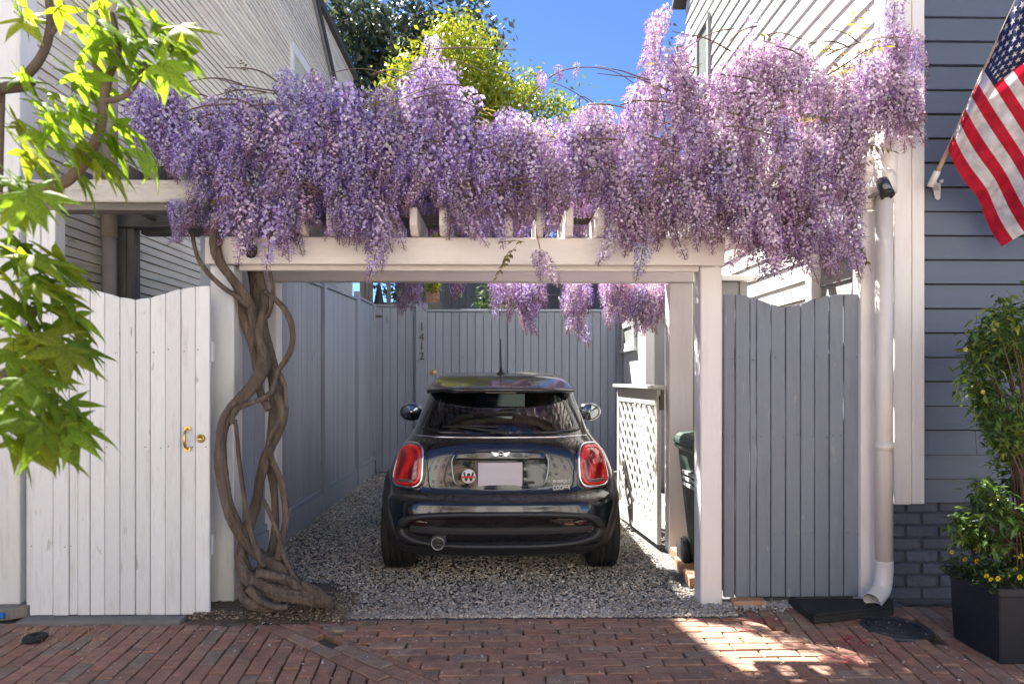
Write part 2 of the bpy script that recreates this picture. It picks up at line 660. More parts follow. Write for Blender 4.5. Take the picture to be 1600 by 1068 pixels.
gp1, gp2, gp3, gp4 = ground(1330, 1000), ground(1318, 1030), ground(1190, 968), ground(1160, 985)
paint_marks(M_BRICK, [(gp1.x, gp1.y, .10, .17, .85), (gp2.x, gp2.y, .13, .10, .75), (gp3.x, gp3.y, .15, .07, .6), (gp4.x, gp4.y, .08, .07, .5)])

g = G()
g.add([(-60, -0.42, -0.03), (60, -0.42, -0.03), (60, 4.35, -0.03), (-60, 4.35, -0.03), (-60, -0.42, -0.15), (60, -0.42, -0.15), (60, 4.35, -0.15), (-60, 4.35, -0.15)],
      [(0, 1, 2, 3), (0, 4, 5, 1), (1, 5, 6, 2), (2, 6, 7, 3), (3, 7, 4, 0)])
pavement = struct('brick_pavement', g, M_DIRT)

A0 = Vector((-1.03, 3.80))
AD = Vector((0.74, -0.67)).normalized()
AN = Vector((AD.y, -AD.x))        # points to the lower left
B0 = Vector((1.42, 3.86))
BD = Vector((0.42, -0.86)).normalized()
BN = Vector((-BD.y, BD.x))       # points to the right


def clip(poly, p, nrm):
    """Keep the side of the line through p where (q - p).nrm >= 0."""
    out = []
    for i in range(len(poly)):
        a, b = poly[i], poly[(i + 1) % len(poly)]
        da, db = (a - p).dot(nrm), (b - p).dot(nrm)
        if da >= 0:
            out.append(a)
        if da * db < 0:
            out.append(a + (b - a) * (da / (da - db)))
    return out


def area(poly):
    return abs(sum(poly[i].x * poly[(i + 1) % len(poly)].y - poly[(i + 1) % len(poly)].x * poly[i].y for i in range(len(poly)))) / 2


SW = 0.215
REGIONS = [
    (95, [(A0 + AN * SW, AN), (Vector((0, 3.85)), Vector((0, -1)))], 0.192, 0.082),
    (math.degrees(math.atan2(AD.y, AD.x)), [(A0 + AN * SW, -AN), (A0, AN), (Vector((0, 3.80)), Vector((0, -1)))], 0.19, 0.086),
    (1.0, [(A0, -AN), (B0, -BN), (Vector((0, 3.855)), Vector((0, -1)))], 0.193, 0.083),
    (82, [(B0, BN), (Vector((0, 4.03)), Vector((0, -1)))], 0.193, 0.086),
]
brick_polys = []
MH = ground(1400, 980)
for ri, (ang, planes, bl, bw) in enumerate(REGIONS):
    ca, sa = math.cos(math.radians(ang)), math.sin(math.radians(ang))
    ux, uy = Vector((ca, sa)), Vector((-sa, ca))
    for j in range(-100, 100):
        off = (j % 2) * bl * 0.5 + R.uniform(-.02, .02)
        if ri == 1 and not (0 <= j < 3):
            pass
        for i in range(-50, 50):
            o0 = (A0 if ri == 1 else Vector((0.03, 3.0)))
            c = o0 + ux * (i * bl + off) + uy * (j * bw)
            if not (-4.6 < c.x < 4.6 and 0.0 < c.y < 4.2):
                continue
            wob = [R.uniform(-.0035, .0035) for _ in range(8)]
            h, w = bl / 2 - 0.0035, bw / 2 - 0.0035
            poly = [c + ux * (-h + wob[0]) + uy * (-w + wob[1]), c + ux * (h + wob[2]) + uy * (-w + wob[3]),
                    c + ux * (h + wob[4]) + uy * (w + wob[5]), c + ux * (-h + wob[6]) + uy * (w + wob[7])]
            for p, nn in planes:
                poly = clip(poly, p + nn * 0.004, nn)
                if len(poly) < 3:
                    break
            if len(poly) < 3 or area(poly) < 0.0016:
                continue
            cc = sum(poly, Vector((0, 0))) / len(poly)
            if (cc - Vector((MH.x, MH.y))).length < 0.19:
                continue
            if -2.55 < cc.x < -1.62 and cc.y > 3.83:
                continue
            # two bricks missing beside the slanted row
            if (cc - Vector((-0.86, 3.58))).length < 0.06:
                continue
            brick_polys.append((cc, poly))


def brick_geo(poly, c, g, z=0.0):
    n = len(poly)
    tx, ty = R.uniform(-.012, .012), R.uniform(-.016, .016)
    dz = R.uniform(-.0035, .0025) + z

    def P(q, s, h):
        d = q - c
        L = d.length
        k = max(L - s, 0) / L if L > 0 else 0
        return (c.x + d.x * k, c.y + d.y * k, h + dz + d.x * tx + d.y * ty)
    v = [P(q, 0, -0.045) for q in poly] + [P(q, 0, -0.005) for q in poly] + [P(q, 0.007, 0.0) for q in poly]
    f = [tuple(2 * n + k for k in range(n))]
    for r in (0, 1):
        for k in range(n):
            k2 = (k + 1) % n
            f.append((r * n + k, r * n + k2, (r + 1) * n + k2, (r + 1) * n + k))
    nrm = sum((poly[i].x * poly[(i + 1) % n].y - poly[(i + 1) % n].x * poly[i].y) for i in range(n))
    if nrm < 0:
        f = [t[::-1] for t in f]
    g.add(v, f)


def in_view(c):
    yc = c.x * ST + c.y * CT
    if yc < 0.5:
        return False
    u = 800 + F * (c.x * CT - c.y * ST) / yc
    v = 590 + F * CAM_H / yc
    return -20 < u < 1625 and v < 1082


brick_polys.sort(key=lambda t: (not in_view(t[0]), t[0].y))
rest = G()
for k, (c, poly) in enumerate(brick_polys):
    if k < 297 and in_view(c):
        g = G()
        brick_geo(poly, c, g)
        obj('brick', g, M_BRICK, pavement, origin=(c.x, c.y, -0.02))
    else:
        brick_geo(poly, c, rest)


def brick_tone(rest):
    """Joined bricks take their tone from a per-brick colour attribute."""
    m = M_BRICK.copy()
    m.name = 'paving_brick_joined'
    n, L = m.node_tree.nodes, m.node_tree.links
    cr = [x for x in n if x.type == 'VALTORGB'][0]
    a = n.new('ShaderNodeAttribute')
    a.attribute_name = 'tone'
    L.new(a.outputs['Fac'], cr.inputs[0])
    return m


rb = stuff(obj('bricks_beyond', rest, brick_tone(rest), pavement))
ta = rb.data.attributes.new('tone', 'FLOAT', 'FACE')
tv, last, cur = [], -1, 0.5
for p in rb.data.polygons:
    tv.append(0)
fi = 0
vals = []
for c, poly in brick_polys[min(297, sum(1 for t in brick_polys if in_view(t[0]))):]:
    vals.extend([R.random()] * (1 + 2 * len(poly)))
vals = (vals + [0.5] * len(tv))[:len(tv)]
ta.data.foreach_set('value', vals)
del g

# soil round the vine roots, gravel bed
g = G()
NX, NY = 60, 40
vs = []
for j in range(NY + 1):
    for i in range(NX + 1):
        x = -1.80 + i / NX * 1.0
        y = 3.72 + j / NY * 0.75
        e = min(i / NX, 1) ** 2.5
        d = min(1, (y - 3.72) / .12) * (1 - e)
        yb_ = 3.80 + .035 * math.sin(x * 9) + .02 * math.sin(x * 23 + 1)
        zz_ = 0.045 * min(1, max(0, (y - yb_) / .14)) * (1 - e) - .025 * e ** 2 + R.uniform(-.005, .005) if y > yb_ and x > -1.72 else -.02
        vs.append((x, y, zz_))
g.add(vs, [(j * (NX + 1) + i, j * (NX + 1) + i + 1, (j + 1) * (NX + 1) + i + 1, (j + 1) * (NX + 1) + i) for j in range(NY) for i in range(NX)], smooth=True)
struct('soil_patch', g, M_DIRT)
struct('gravel_bed', G().box(-1.82, 2.42, 3.85, 10.0, -0.1, -0.004), mat('gravel_base', (0.13, 0.13, 0.13), 0.95, 0.6, 60, 0.8, 90))
struct('concrete_sill', G().box(-2.66, -1.76, 3.80, 3.95, -0.05, 0.022), M_CONC, bevel=0.006)
struct('side_ground', G().box(-60, -1.82, 4.35, 60, -0.15, -0.01), M_DIRT)
struct('side_ground', G().box(2.42, 60, 4.35, 60, -0.15, -0.01), M_DIRT)
struct('back_ground', G().box(-1.82, 2.42, 10.0, 60, -0.15, -0.02), M_DIRT)


def stone_field(name, pts, sizes, cols, m, flat=0.6):
    """One joined mesh of small angular stones (each an own deformed icosahedron)."""
    t = (1 + 5 ** 0.5) / 2
    iv = np.array([(-1, t, 0), (1, t, 0), (-1, -t, 0), (1, -t, 0), (0, -1, t), (0, 1, t), (0, -1, -t), (0, 1, -t), (t, 0, -1), (t, 0, 1), (-t, 0, -1), (-t, 0, 1)], float)
    iv /= np.linalg.norm(iv[0])
    it = np.array([(0, 11, 5), (0, 5, 1), (0, 1, 7), (0, 7, 10), (0, 10, 11), (1, 5, 9), (5, 11, 4), (11, 10, 2), (10, 7, 6), (7, 1, 8), (3, 9, 4), (3, 4, 2), (3, 2, 6), (3, 6, 8), (3, 8, 9), (4, 9, 5), (2, 4, 11), (6, 2, 10), (8, 6, 7), (9, 8, 1)])
    N = len(pts)
    V = iv[None] * (1 + NR.uniform(-.28, .28, (N, 12, 1)))
    V = V * NR.uniform(0.55, 1.15, (N, 1, 3))
    V[:, :, 2] *= flat
    a = NR.uniform(0, 6.28, N)
    b = NR.uniform(-.6, .6, N)
    ca, sa, cb, sb = np.cos(a), np.sin(a), np.cos(b), np.sin(b)
    x, y, z = V[..., 0], V[..., 1], V[..., 2]
    y2, z2 = y * cb[:, None] - z * sb[:, None], y * sb[:, None] + z * cb[:, None]
    V = np.stack([x * ca[:, None] - y2 * sa[:, None], x * sa[:, None] + y2 * ca[:, None], z2], -1)
    V = V * np.asarray(sizes)[:, None, None] + np.asarray(pts)[:, None, :]
    T = it[None] + (np.arange(N) * 12)[:, None, None]
    C = np.repeat(np.asarray(cols)[:, None, :], 20, 1)
    o = link(name, np_mesh(name, V.reshape(-1, 3), T.reshape(-1, 3), C.reshape(-1, 3), m))
    return stuff(o)


def attr_mat(name, rough=0.8, bump=0.0, bscale=200):
    m, n, L = nt_new(name)
    out = n.new('ShaderNodeOutputMaterial')
    p = n.new('ShaderNodeBsdfPrincipled')
    p.inputs['Roughness'].default_value = rough
    a = n.new('ShaderNodeAttribute')
    a.attribute_name = 'Col'
    tc = n.new('ShaderNodeTexCoord')
    no = n.new('ShaderNodeTexNoise')
    no.inputs['Scale'].default_value = bscale
    L.new(tc.outputs['Object'], no.inputs['Vector'])
    mr = n.new('ShaderNodeMapRange')
    mr.inputs[3].default_value = 0.65
    mr.inputs[4].default_value = 1.35
    L.new(no.outputs['Fac'], mr.inputs[0])
    hs = n.new('ShaderNodeHueSaturation')
    L.new(a.outputs['Color'], hs.inputs['Color'])
    L.new(mr.outputs[0], hs.inputs['Value'])
    L.new(hs.outputs[0], p.inputs['Base Color'])
    L.new(p.outputs[0], out.inputs[0])
    MATS[name] = m
    return m


M_STONE = attr_mat('gravel_stone', 0.7)
NG = 46000
gx, gy, gs = [], [], []
gy_ = 3.87 + (NR.random(NG) ** 1.75) * 5.9
gx_ = NR.uniform(-1.78, 1.36, NG)
ok = ~((gx_ < -0.95 - (gy_ - 3.86) * 0.5) & (gy_ < 4.45))
ok &= ~((gx_ > 1.18) & (gy_ > 4.35))
gx_, gy_ = gx_[ok], gy_[ok]
ex, ey = NR.uniform(1.1, 1.95, 500), NR.uniform(3.93, 4.12, 500)
ok2 = (ey > 3.87 + np.maximum(0, ex - 1.52) * 0.55) & (ex < 2.3)
gx_, gy_ = np.concatenate([gx_, ex[ok2]]), np.concatenate([gy_, ey[ok2]])
n_ = len(gx_)
gsz = (0.0068 + 0.0055 * NR.random(n_) ** 2) * (1 + 0.14 * np.clip(gy_ - 4, 0, 6))
gz_ = 0.002 + NR.random(n_) * 0.012
base = np.array([(0.22, 0.215, 0.205), (0.17, 0.17, 0.17), (0.27, 0.265, 0.25), (0.24, 0.195, 0.15), (0.36, 0.34, 0.30), (0.13, 0.13, 0.13), (0.245, 0.245, 0.245)])
patch_ = (1 + .16 * np.sin(gx_ * 3.1 + 1.3 * np.sin(gy_ * 2.3)) * np.cos(gy_ * 1.7) - .14 * np.exp(-((np.abs(gx_) - .74) / .16) ** 2))[:, None]
cc = patch_ * base[NR.choice(7, n_, p=[.22, .18, .17, .12, .08, .11, .12])] * NR.uniform(1.35, 2.35, (n_, 1)) * np.array([1.05, 1.0, .93])
stone_field('gravel', np.stack([gx_, gy_, gz_], 1), gsz, cc, M_STONE)
# wood chips on the soil, pale petals and crumbs on the paving
n_ = 2600
px_ = NR.uniform(-1.72, -0.85, n_)
py_ = 3.79 + NR.random(n_) ** 1.3 * 0.5
kk = py_ > 3.80 + np.clip(px_ + 1.25, 0, 1) * 0.0
px_, py_ = px_[kk], py_[kk]
n_ = len(px_)
cc = np.array([(0.30, 0.22, 0.14), (0.17, 0.12, 0.08), (0.46, 0.38, 0.27), (0.10, 0.075, 0.05)])[NR.choice(4, n_, p=[.3, .35, .1, .25])] * NR.uniform(.7, 1.2, (n_, 1))
zz = 0.012 + 0.028 * np.clip((py_ - 3.72) / .12, 0, 1) * (1 - ((px_ + 1.8) / 1.0) ** 2.5)
stone_field('wood_chips', np.stack([px_, py_, zz], 1), NR.uniform(.004, .011, n_), cc, M_STONE, 0.45)
n_ = 900
px_ = NR.uniform(-2.4, 2.4, n_)
py_ = 2.9 + NR.random(n_) ** .8 * 1.5
cc = np.array([(0.62, 0.55, 0.50), (0.55, 0.46, 0.58), (0.40, 0.33, 0.22)])[NR.choice(3, n_, p=[.55, .2, .25])] * NR.uniform(.7, 1.1, (n_, 1))
stone_field('fallen_petals', np.stack([px_, py_, np.where(py_ > 3.86, .019, .004)], 1), NR.uniform(.003, .0075, n_), cc, M_STONE, 0.35)
n_ = 420
px_ = NR.uniform(1.33, 2.0, n_)
py_ = NR.uniform(4.0, 4.09, n_)
cc = np.repeat(np.array([(0.42, 0.41, 0.39)]), n_, 0) * NR.uniform(.6, 1.25, (n_, 1))
stone_field('pale_pebbles', np.stack([px_, py_, np.full(n_, .008)], 1), NR.uniform(.006, .014, n_), cc, M_STONE, 0.7)

# ------------------------------------------------------------------ weatherboarded houses
LX = -2.80


def gable(y):
    return min(6.1 + 0.6076 * (y - 4.05), 8.5) if y < 8.0 else 8.5 - 0.62 * (y - 8.0)


house = thing('clapboard_house', 'tall weathered white house with narrow boards behind the white gate', 'house', (LX, 4.05, 0))
g = G()
prof = [(4.05, 0), (11.85, 0), (11.85, 6.11), (8.0, 8.5), (4.05, 6.1)]
g.prism([(LX - 0.012, y, z) for y, z in prof], (-6.5, 0, 0))
obj('wall', g, M_GAPSHADE, house)
g = G()
g.prism([(LX + .06, 3.85, 5.98), (LX + .06, 8.0, 8.50), (LX + .06, 8.0, 8.62), (LX + .06, 3.85, 6.10)], (-6.7, 0, 0))
g.prism([(LX + .06, 8.0, 8.50), (LX + .06, 12.0, 6.02), (LX + .06, 12.0, 6.14), (LX + .06, 8.0, 8.62)], (-6.7, 0, 0))
obj('roof', g, M_ROOF, house)
EX = 0.0645
k = 0
z = 0.02
SID = []
while z < 8.45:
    ya = 4.06 if z < 6.1 else 4.05 + (z - 6.05) / 0.6076
    yb = 11.84 if z < 6.11 else 8.0 + (8.5 - z) / 0.62
    if yb - ya > 0.1:
        SID.append((z, ya, yb))
    z += EX
for z, ya, yb in SID:
    j = R.uniform(-.0025, .0025)
    t = 0.015 + R.uniform(-.002, .003)
    g = G()
    cuts = sorted([ya] + [c for c in (R.uniform(4.6, 7.5), R.uniform(7.5, 11)) if ya + .4 < c < yb - .4 and R.random() < .7] + [yb])
    for c0, c1 in zip(cuts[:-1], cuts[1:]):
        j2, o2 = j + R.uniform(-.0015, .0015), R.uniform(-.001, .001)
        g.prism([(LX - .01, c0 + .0015, z + j2), (LX + t + o2, c0 + .0015, z + j2), (LX + t * 0.35 + o2, c0 + .0015, z + EX - .0055), (LX - .01, c0 + .0015, z + EX - .0055)], (0, c1 - c0 - .003, 0))
    obj('siding_board', g, M_SIDEL, house, origin=(LX, (ya + yb) / 2, z))
g = G()
g.box(-2.985, -2.775, 4.005, 4.16, 0.05, 6.0)
obj('corner_board', g, M_WHITE, house, bevel=0.005)
for k in range(46):
    z = 0.3 + k * EX * 2
    g = G()
    g.prism([(-9.2, 4.048, z), (-9.2, 4.03, z), (-9.2, 4.042, z + EX * 2 + .006), (-9.2, 4.048, z + EX * 2 + .006)], (6.21, 0, 0))
    obj('siding_board', g, M_SIDEL, house, origin=(-6, 4.05, z))
# white window trim near the top of the wisteria
w0, w1 = at(455, 82, 4.0), at(481, 112, 4.0)
YW0 = 2.78 / ((780 - 456) / F)
YW1 = 2.78 / ((780 - 492) / F)
zt = CAM_H + (590 - 82) / F * YW0
wf = obj('window_frame', G().box(LX, LX + .045, YW0, YW0 + .1, zt - 1.5, zt).box(LX, LX + .045, YW1, YW1 + .1, zt - 1.5, zt)
         .box(LX, LX + .055, YW0, YW1 + .1, zt + .002, zt + .12).box(LX, LX + .06, YW0 - .03, YW1 + .13, zt - 1.56, zt - 1.502), M_WHITE, house, bevel=.004)
obj('pane', G().box(LX, LX + .022, YW0 + .102, YW1 - .002, zt - 1.5, zt), mat('blind_pane', (0.55, 0.54, 0.50), 0.3), wf)
mat('dark_pane', (0.03, 0.035, 0.045), 0.08)
# rear wing
for k in range(62):
    z = 3.3 + k * EX
    if z > 7.2:
        break
    g = G()
    ya, yb = 10.9, 13.4
    g.prism([(LX - .06, ya, z), (LX - .047, ya, z), (LX - .057, ya, z + EX + .006), (LX - .06, ya, z + EX + .006)], (0, yb - ya, 0))
    obj('siding_board', g, M_SIDEL, house, origin=(LX, 12, z))
g = G()
g.box(-9, LX - .062, 10.9, 13.39, 0, 7.22)
obj('rear_wing', g, M_SIDEL, house)
obj('rear_roof', G().box(-9.1, LX + .02, 10.85, 13.5, 7.225, 7.33), M_ROOF, house)
ra, rb_ = (8.0, 8.5), (11.9, 6.08)
obj('rake_board', G().prism([(LX + .016, 8.0, 8.36), (LX + .016, 11.9, 5.94), (LX + .016, 11.9, 6.06), (LX + .016, 8.0, 8.48)], (.02, 0, 0)), M_GREYWOOD, house)

# right house
RX = 2.40
rhouse = thing('clapboard_house', 'blue grey house with white corner board beside the drainpipe', 'house', (RX, 4.12, 0))
g = G()
g.box(RX + .012, 9.0, 4.135, 8.7, 0.6, 6.15).box(RX + .012, 9.0, 4.6, 8.7, -.1, .598)
obj('wall', g, M_GAPSHADE, rhouse)
g = G()
g.prism([(RX - .15, 4.0, 6.15), (9.2, 4.0, 6.15), (9.2, 6.4, 7.8), (RX - .15, 6.4, 7.8)], (0, 0, .1))
g.prism([(RX - .15, 8.85, 6.15), (9.2, 8.85, 6.15), (9.2, 6.4, 7.8), (RX - .15, 6.4, 7.8)], (0, 0, .1))
obj('roof', g, M_ROOF, rhouse)
g = G()
z = 0.62
while z < 6.1:
    j = R.uniform(-.003, .003)
    g = G()
    g.prism([(RX + .01, 4.30, z + j), (RX - .024, 4.30, z + j), (RX - .006, 4.30, z + .144), (RX + .01, 4.30, z + .144)], (0, 4.38, 0))
    obj('side_board', g, M_SIDER, rhouse, origin=(RX, 6.5, z))
    z += 0.15
z = 0.60
CB0, CB1 = 2.385, 2.565
while z < 6.1:
    j = R.uniform(-.003, .003)
    sag = R.uniform(-.004, .004)
    g = G()
    xj = R.uniform(2.9, 5)
    for c0, c1 in ((CB1 + .002, xj), (xj + .003, 8.9)):
        j2 = j + R.uniform(-.001, .001)
        g.prism([(c0, 4.134, z + j2), (c0, 4.104, z + j2 + .003), (c0, 4.104, z + j2), (c0, 4.122, z + .1415), (c0, 4.134, z + .1415)][:1] + [(c0, 4.104, z + j2), (c0, 4.122, z + .1415), (c0, 4.134, z + .1415)], (c1 - c0, 0, 0))
    obj('siding_board', g, M_BLUES, rhouse, origin=(5.0, 4.12, z))
    z += 0.148
obj('corner_board', G().box(CB0, CB1 - .075, 4.075, 4.13, 0.595, 6.1).box(CB1 - .074, CB1, 4.068, 4.13, 0.60, 6.1).box(CB0, CB0 + .02, 4.131, 4.30, .6, 6.1), M_CREAMV, rhouse, bevel=.004)
fnd = obj('foundation', G().box(2.39, 9, 4.15, 4.6, -.1, .598), M_MORTAR, rhouse)
row = 0
z = 0.0
while z < 0.56:
    x = 2.385 - (0.1 if row % 2 else 0)
    while x < 4.2:
        x0, x1 = max(x, 2.385), min(x + .2, 4.2)
        if x1 - x0 > .03:
            g = G()
            p = R.uniform(-.004, .003)
            g.box(x0 + .004, x1 - .004, 4.137 + p, 4.16, z + .004, z + .071)
            obj('brick', g, M_FOUND, fnd, bevel=.006, origin=((x0 + x1) / 2, 4.14, z))
        x += .208
    z += .0765
    row += 1
# upstairs side window with narrow dark frame
YA, YB = 2.4 / ((1112 - 780) / F), 2.4 / ((1097 - 780) / F)
zw = CAM_H + (590 - 30) / F * YA
wf = obj('window_frame', G().box(RX - .05, RX, YA - .07, YA, zw - 1.1, zw).box(RX - .05, RX, YB, YB + .07, zw - 1.1, zw).box(RX - .055, RX, YA - .07, YB + .07, zw + .001, zw + .07), M_GREYP, rhouse, bevel=.003)
obj('pane', G().box(RX - .028, RX, YA, YB, zw - 1.1, zw), mat('pale_pane', (0.25, 0.27, 0.28), 0.1), wf)
# low grey boarded strip of the side wall next to the gate
z = .1
while z < 2.2:
    obj('grey_board', G().prism([(RX - .03, 4.52, z), (RX - .052, 4.52, z), (RX - .036, 4.52, z + .155), (RX - .03, 4.52, z + .155)], (0, .46, 0)), M_GREYP, rhouse, origin=(RX, 4.75, z))
    z += .148

# houses across the street: they only show as reflections and as the sunlit side that lights this pavement
def row_house(x0, x1, h, m, label):
    t = thing('row_house', label, 'house', ((x0 + x1) / 2, -9.7, 0), 'row houses across the street')
    obj('wall', G().box(x0 + .01, x1 - .01, -17, -9.4, -.1, h), m, t)
    obj('cornice', G().box(x0 - .0, x1 - .0, -9.41, -9.1, h - .35, h + .1), M_WHITE, t, bevel=.02)
    wd = x1 - x0
    for fl in range(int(h // 2.9)):
        for q in range(3):
            cx = x0 + wd * (q + .5) / 3
            zb = .9 + fl * 2.9
            if fl == 0 and q == 2:
                d = obj('door', G().box(cx - .5, cx + .5, -9.39, -9.33, 0, 2.2), mat('door_paint', (0.05, 0.07, 0.06), .4), t)
                continue
            w = obj('window', G().box(cx - .52, cx - .42, -9.39, -9.3, zb, zb + 1.6).box(cx + .42, cx + .52, -9.39, -9.3, zb, zb + 1.6)
                    .box(cx - .52, cx + .52, -9.39, -9.28, zb - .1, zb - .001).box(cx - .52, cx + .52, -9.39, -9.3, zb + 1.601, zb + 1.75).box(cx - .419, cx + .419, -9.38, -9.34, zb + .77, zb + .83), M_WHITE, t)
            obj('pane', G().box(cx - .419, cx + .419, -9.395, -9.37, zb + .001, zb + 1.6), MATS['dark_pane'], w)


row_house(-17, -9.2, 9.8, mat('facade_cream', (0.74, 0.70, 0.60), .8, .08), 'cream row house across the street with tall sash windows')
row_house(-9.2, -1.8, 9.2, mat('facade_brick', (0.56, 0.40, 0.31), .85, .15, 12), 'red brick row house across the street')
row_house(-1.8, 5.6, 10.6, mat('facade_white', (0.79, 0.77, 0.70), .8, .06), 'off white row house across the street, the tallest of its row')
row_house(5.6, 14.5, 9.4, mat('facade_tan', (0.62, 0.57, 0.48), .8, .08), 'tan row house across the street')
# ------------------------------------------------------------------ fences and gates
lf = thing('wooden_fence', 'blue grey plank fence along the left side of the car', 'fence', (-1.80, 4.2, 0))
FX = -1.79


def ltop(y):
    if y < 6.95:
        return 2.19 + 0.028 * (y - 4.2)
    if y < 8.62:
        return 2.285 + 0.028 * (y - 7)
    return 2.36 + 0.02 * (y - 8.6)


y = 4.22
while y < 9.78:
    w = min(R.choice([.085, .09, .095, .1]), 9.79 - y)
    if w < .02:
        break
    t = R.uniform(-.003, .003)
    g = G()
    top = ltop(y + w / 2)
    g.prism([(FX - .022 + t, y + .002, .19), (FX - .022 + t, y + w - .002, .19), (FX - .022 + t, y + w - .002, ltop(y + w)), (FX - .022 + t, y + .002, ltop(y))], (.02, 0, 0))
    obj('plank', g, M_BLUEF, lf, bevel=.003, origin=(FX, y, 1))
    y += w
obj('post', G().box(FX - .03, FX + .03, 9.70, 9.795, -.03, 2.40), M_BLUEF, lf, bevel=.005)
for yy, h in ((6.93, 2.37), (8.58, 2.44), (4.215, 2.22)):
    obj('post', G().box(FX - .02, FX + .045, yy - .05, yy + .05, -.03, h), M_BLUEF, lf, bevel=.005)
for a, b in ((4.27, 6.875), (6.985, 8.525), (8.635, 9.78)):
    obj('base_board', G().box(FX - .018, FX + .03, a, b, -.03, .2).box(FX - .018, FX + .018, a, b, .203, .245), M_BLUEF, lf, bevel=.004, origin=(FX, a, 0))
    obj('cap_rail', G().beam((FX - .005, a, ltop(a) + .016), (FX - .005, b, ltop(b) + .016), .06, .026), M_BLUEF, lf, bevel=.004, origin=(FX, a, 2))

bf = thing('wooden_fence', 'blue grey back fence in front of the car with house number post', 'fence', (0, 9.8, 0))
BY = 9.80
x = FX + .005
P0, P1 = at(650, 500, BY).x, at(668, 500, BY).x
zl = at(600, 479, BY).z
zr = at(720, 487, BY).z
MIDX = at(793, 500, BY).x
while x < 1.80:
    w = R.choice([.108, .112, .116])
    if x < P0:
        w = min(w, P0 - x)
        top = zl
    elif x < P1:
        x = P1
        continue
    else:
        top = zr
        if x < MIDX:
            w = min(w, MIDX - x)
    if w > .02:
        d = .014 if x >= MIDX else 0
        t = R.uniform(-.004, .004) - d
        obj('plank', G().box(x + .003, x + w - .003, BY + t, BY + .022 + t, .02, top - R.uniform(0, .006)), M_BLUEF, bf, bevel=.003, origin=(x, BY, 1))
    x += w + .0005
obj('cap_rail', G().box(FX, P0 - .002, BY - .025, BY + .045, zl + .002, zl + .034), M_BLUEF, bf, bevel=.004)
obj('cap_rail', G().box(P1 + .002, 1.8, BY - .035, BY + .045, zr + .002, zr + .034), M_BLUEF, bf, bevel=.004)
zp = at(659, 474, BY).z
g = G()
poly = [(P0, BY - .045, 0), (P1, BY - .045, 0)] + [(P1 - .04 + .04 * math.cos(a), BY - .045, zp - .04 + .04 * math.sin(a)) for a in [i * math.pi / 10 for i in range(6)]] + [(P0, BY - .045, zp)]
g.prism(poly, (0, .1, 0))
npost = obj('number_post', g, M_BLUEF, bf, bevel=.004)
for ch, v0 in (('1', 510.5), ('4', 527), ('1', 541), ('2', 556.5)):
    me = text_mesh(ch, .155, .006, M_DBRASS, 'digit')
    p = at(659, v0, BY - .05)
    o = inst('digit', me, npost, (p.x, BY - .052, p.z), (math.pi / 2, 0, 0))
p = at(677.5, 581.5, BY - .03)
lk = obj('lock', G().lathe([(.042, 0), (.042, -.008), (.034, -.014), (.03, -.014)], (p.x, BY - .012, p.z), 'y', 20).lathe([(.024, -.0141), (.024, -.022), (.012, -.026)], (p.x, BY - .012, p.z), 'y', 16), M_BRASS, bf)
p = at(585, 494, BY)
obj('slit_blocker', G().box(FX + .03, 1.78, BY + .046, BY + .058, .02, zr - .02), M_BLUEF, bf)  # unseen sheet added to block bright slits between the planks
obj('hinge', G().box(p.x - .01, p.x + .11, BY - .03, BY - .012, p.z - .012, p.z + .012), M_DBRASS, bf)

# white plank gate on the left
wg = thing('plank_gate', 'white painted plank gate with dipped top and brass handle', 'gate', (-2.2, 3.9, 0))
GY = 3.885
JU = [45, 82, 107, 121, 140, 163, 187, 211, 234, 258, 282, 305, 328]


def wtop(u):
    t = (u - 45) / 283
    v = 448 + 21 * math.exp(-((u - 213) / 58) ** 2) - 2 * t
    return v


for a, b in zip(JU[:-1], JU[1:]):
    pts = []
    x0, x1 = at(a, 500, GY).x + .0022, at(b, 500, GY).x - .0022
    z0, z1 = at(a, wtop(a), GY).z, at(b, wtop(b), GY).z
    zb = .024 + R.uniform(0, .004)
    t = R.uniform(-.0035, .0035)
    g = G()
    g.prism([(x0, GY + t, zb), (x1, GY + t, zb), (x1, GY + t, z1), ((x0 + x1) / 2, GY + t, (z0 + z1) / 2 + .002), (x0, GY + t, z0)], (0, .024, 0))
    obj('plank', g, M_GATEW, wg, bevel=.003, origin=((x0 + x1) / 2, GY, 0.9))
obj('cross_rail', G().box(at(45, 500, GY).x, at(328, 500, GY).x, GY + .03, GY + .07, .35, .47), M_GATEW, wg, bevel=.004)
obj('cross_rail', G().box(at(45, 500, GY).x, at(328, 500, GY).x, GY + .03, GY + .07, 1.45, 1.57), M_GATEW, wg, bevel=.004)
g = G()
for a, b in zip(JU[:-1], JU[1:]):
    for zz in (.41, .97, 1.51):
        for uu in (a + 5, b - 5):
            q = at(uu + R.uniform(-2, 2), 500, GY)
            if R.random() < (.6 if zz == .97 else .22):
                g.lathe([(0, -.0012), (.0036, -.0008)], (q.x, GY - .0037, zz + R.uniform(-.012, .012)), 'y', 7)
stuff(obj('nails', g, mat('rusty_nail', (.09, .06, .045), .7), wg))
p = at(293.5, 685, GY)
g = G()
g.obox((p.x, GY - .005, p.z + .058), (.036, .006, .022)).obox((p.x, GY - .005, p.z - .058), (.036, .006, .022))
g.tube([(p.x, GY - .006, p.z + .056), (p.x, GY - .038, p.z + .035), (p.x, GY - .045, p.z), (p.x, GY - .038, p.z - .035), (p.x, GY - .006, p.z - .056)], [.007, .008, .009, .008, .007], 10)
obj('handle', g, M_BRASS, wg)
p = at(314.5, 684.5, GY)
obj('lock', G().lathe([(.024, 0), (.024, -.006), (.019, -.012), (.0155, -.0125), (.0150, -.008), (0, -.008)], (p.x, GY - .003, p.z), 'y', 22), M_BRASS, wg)

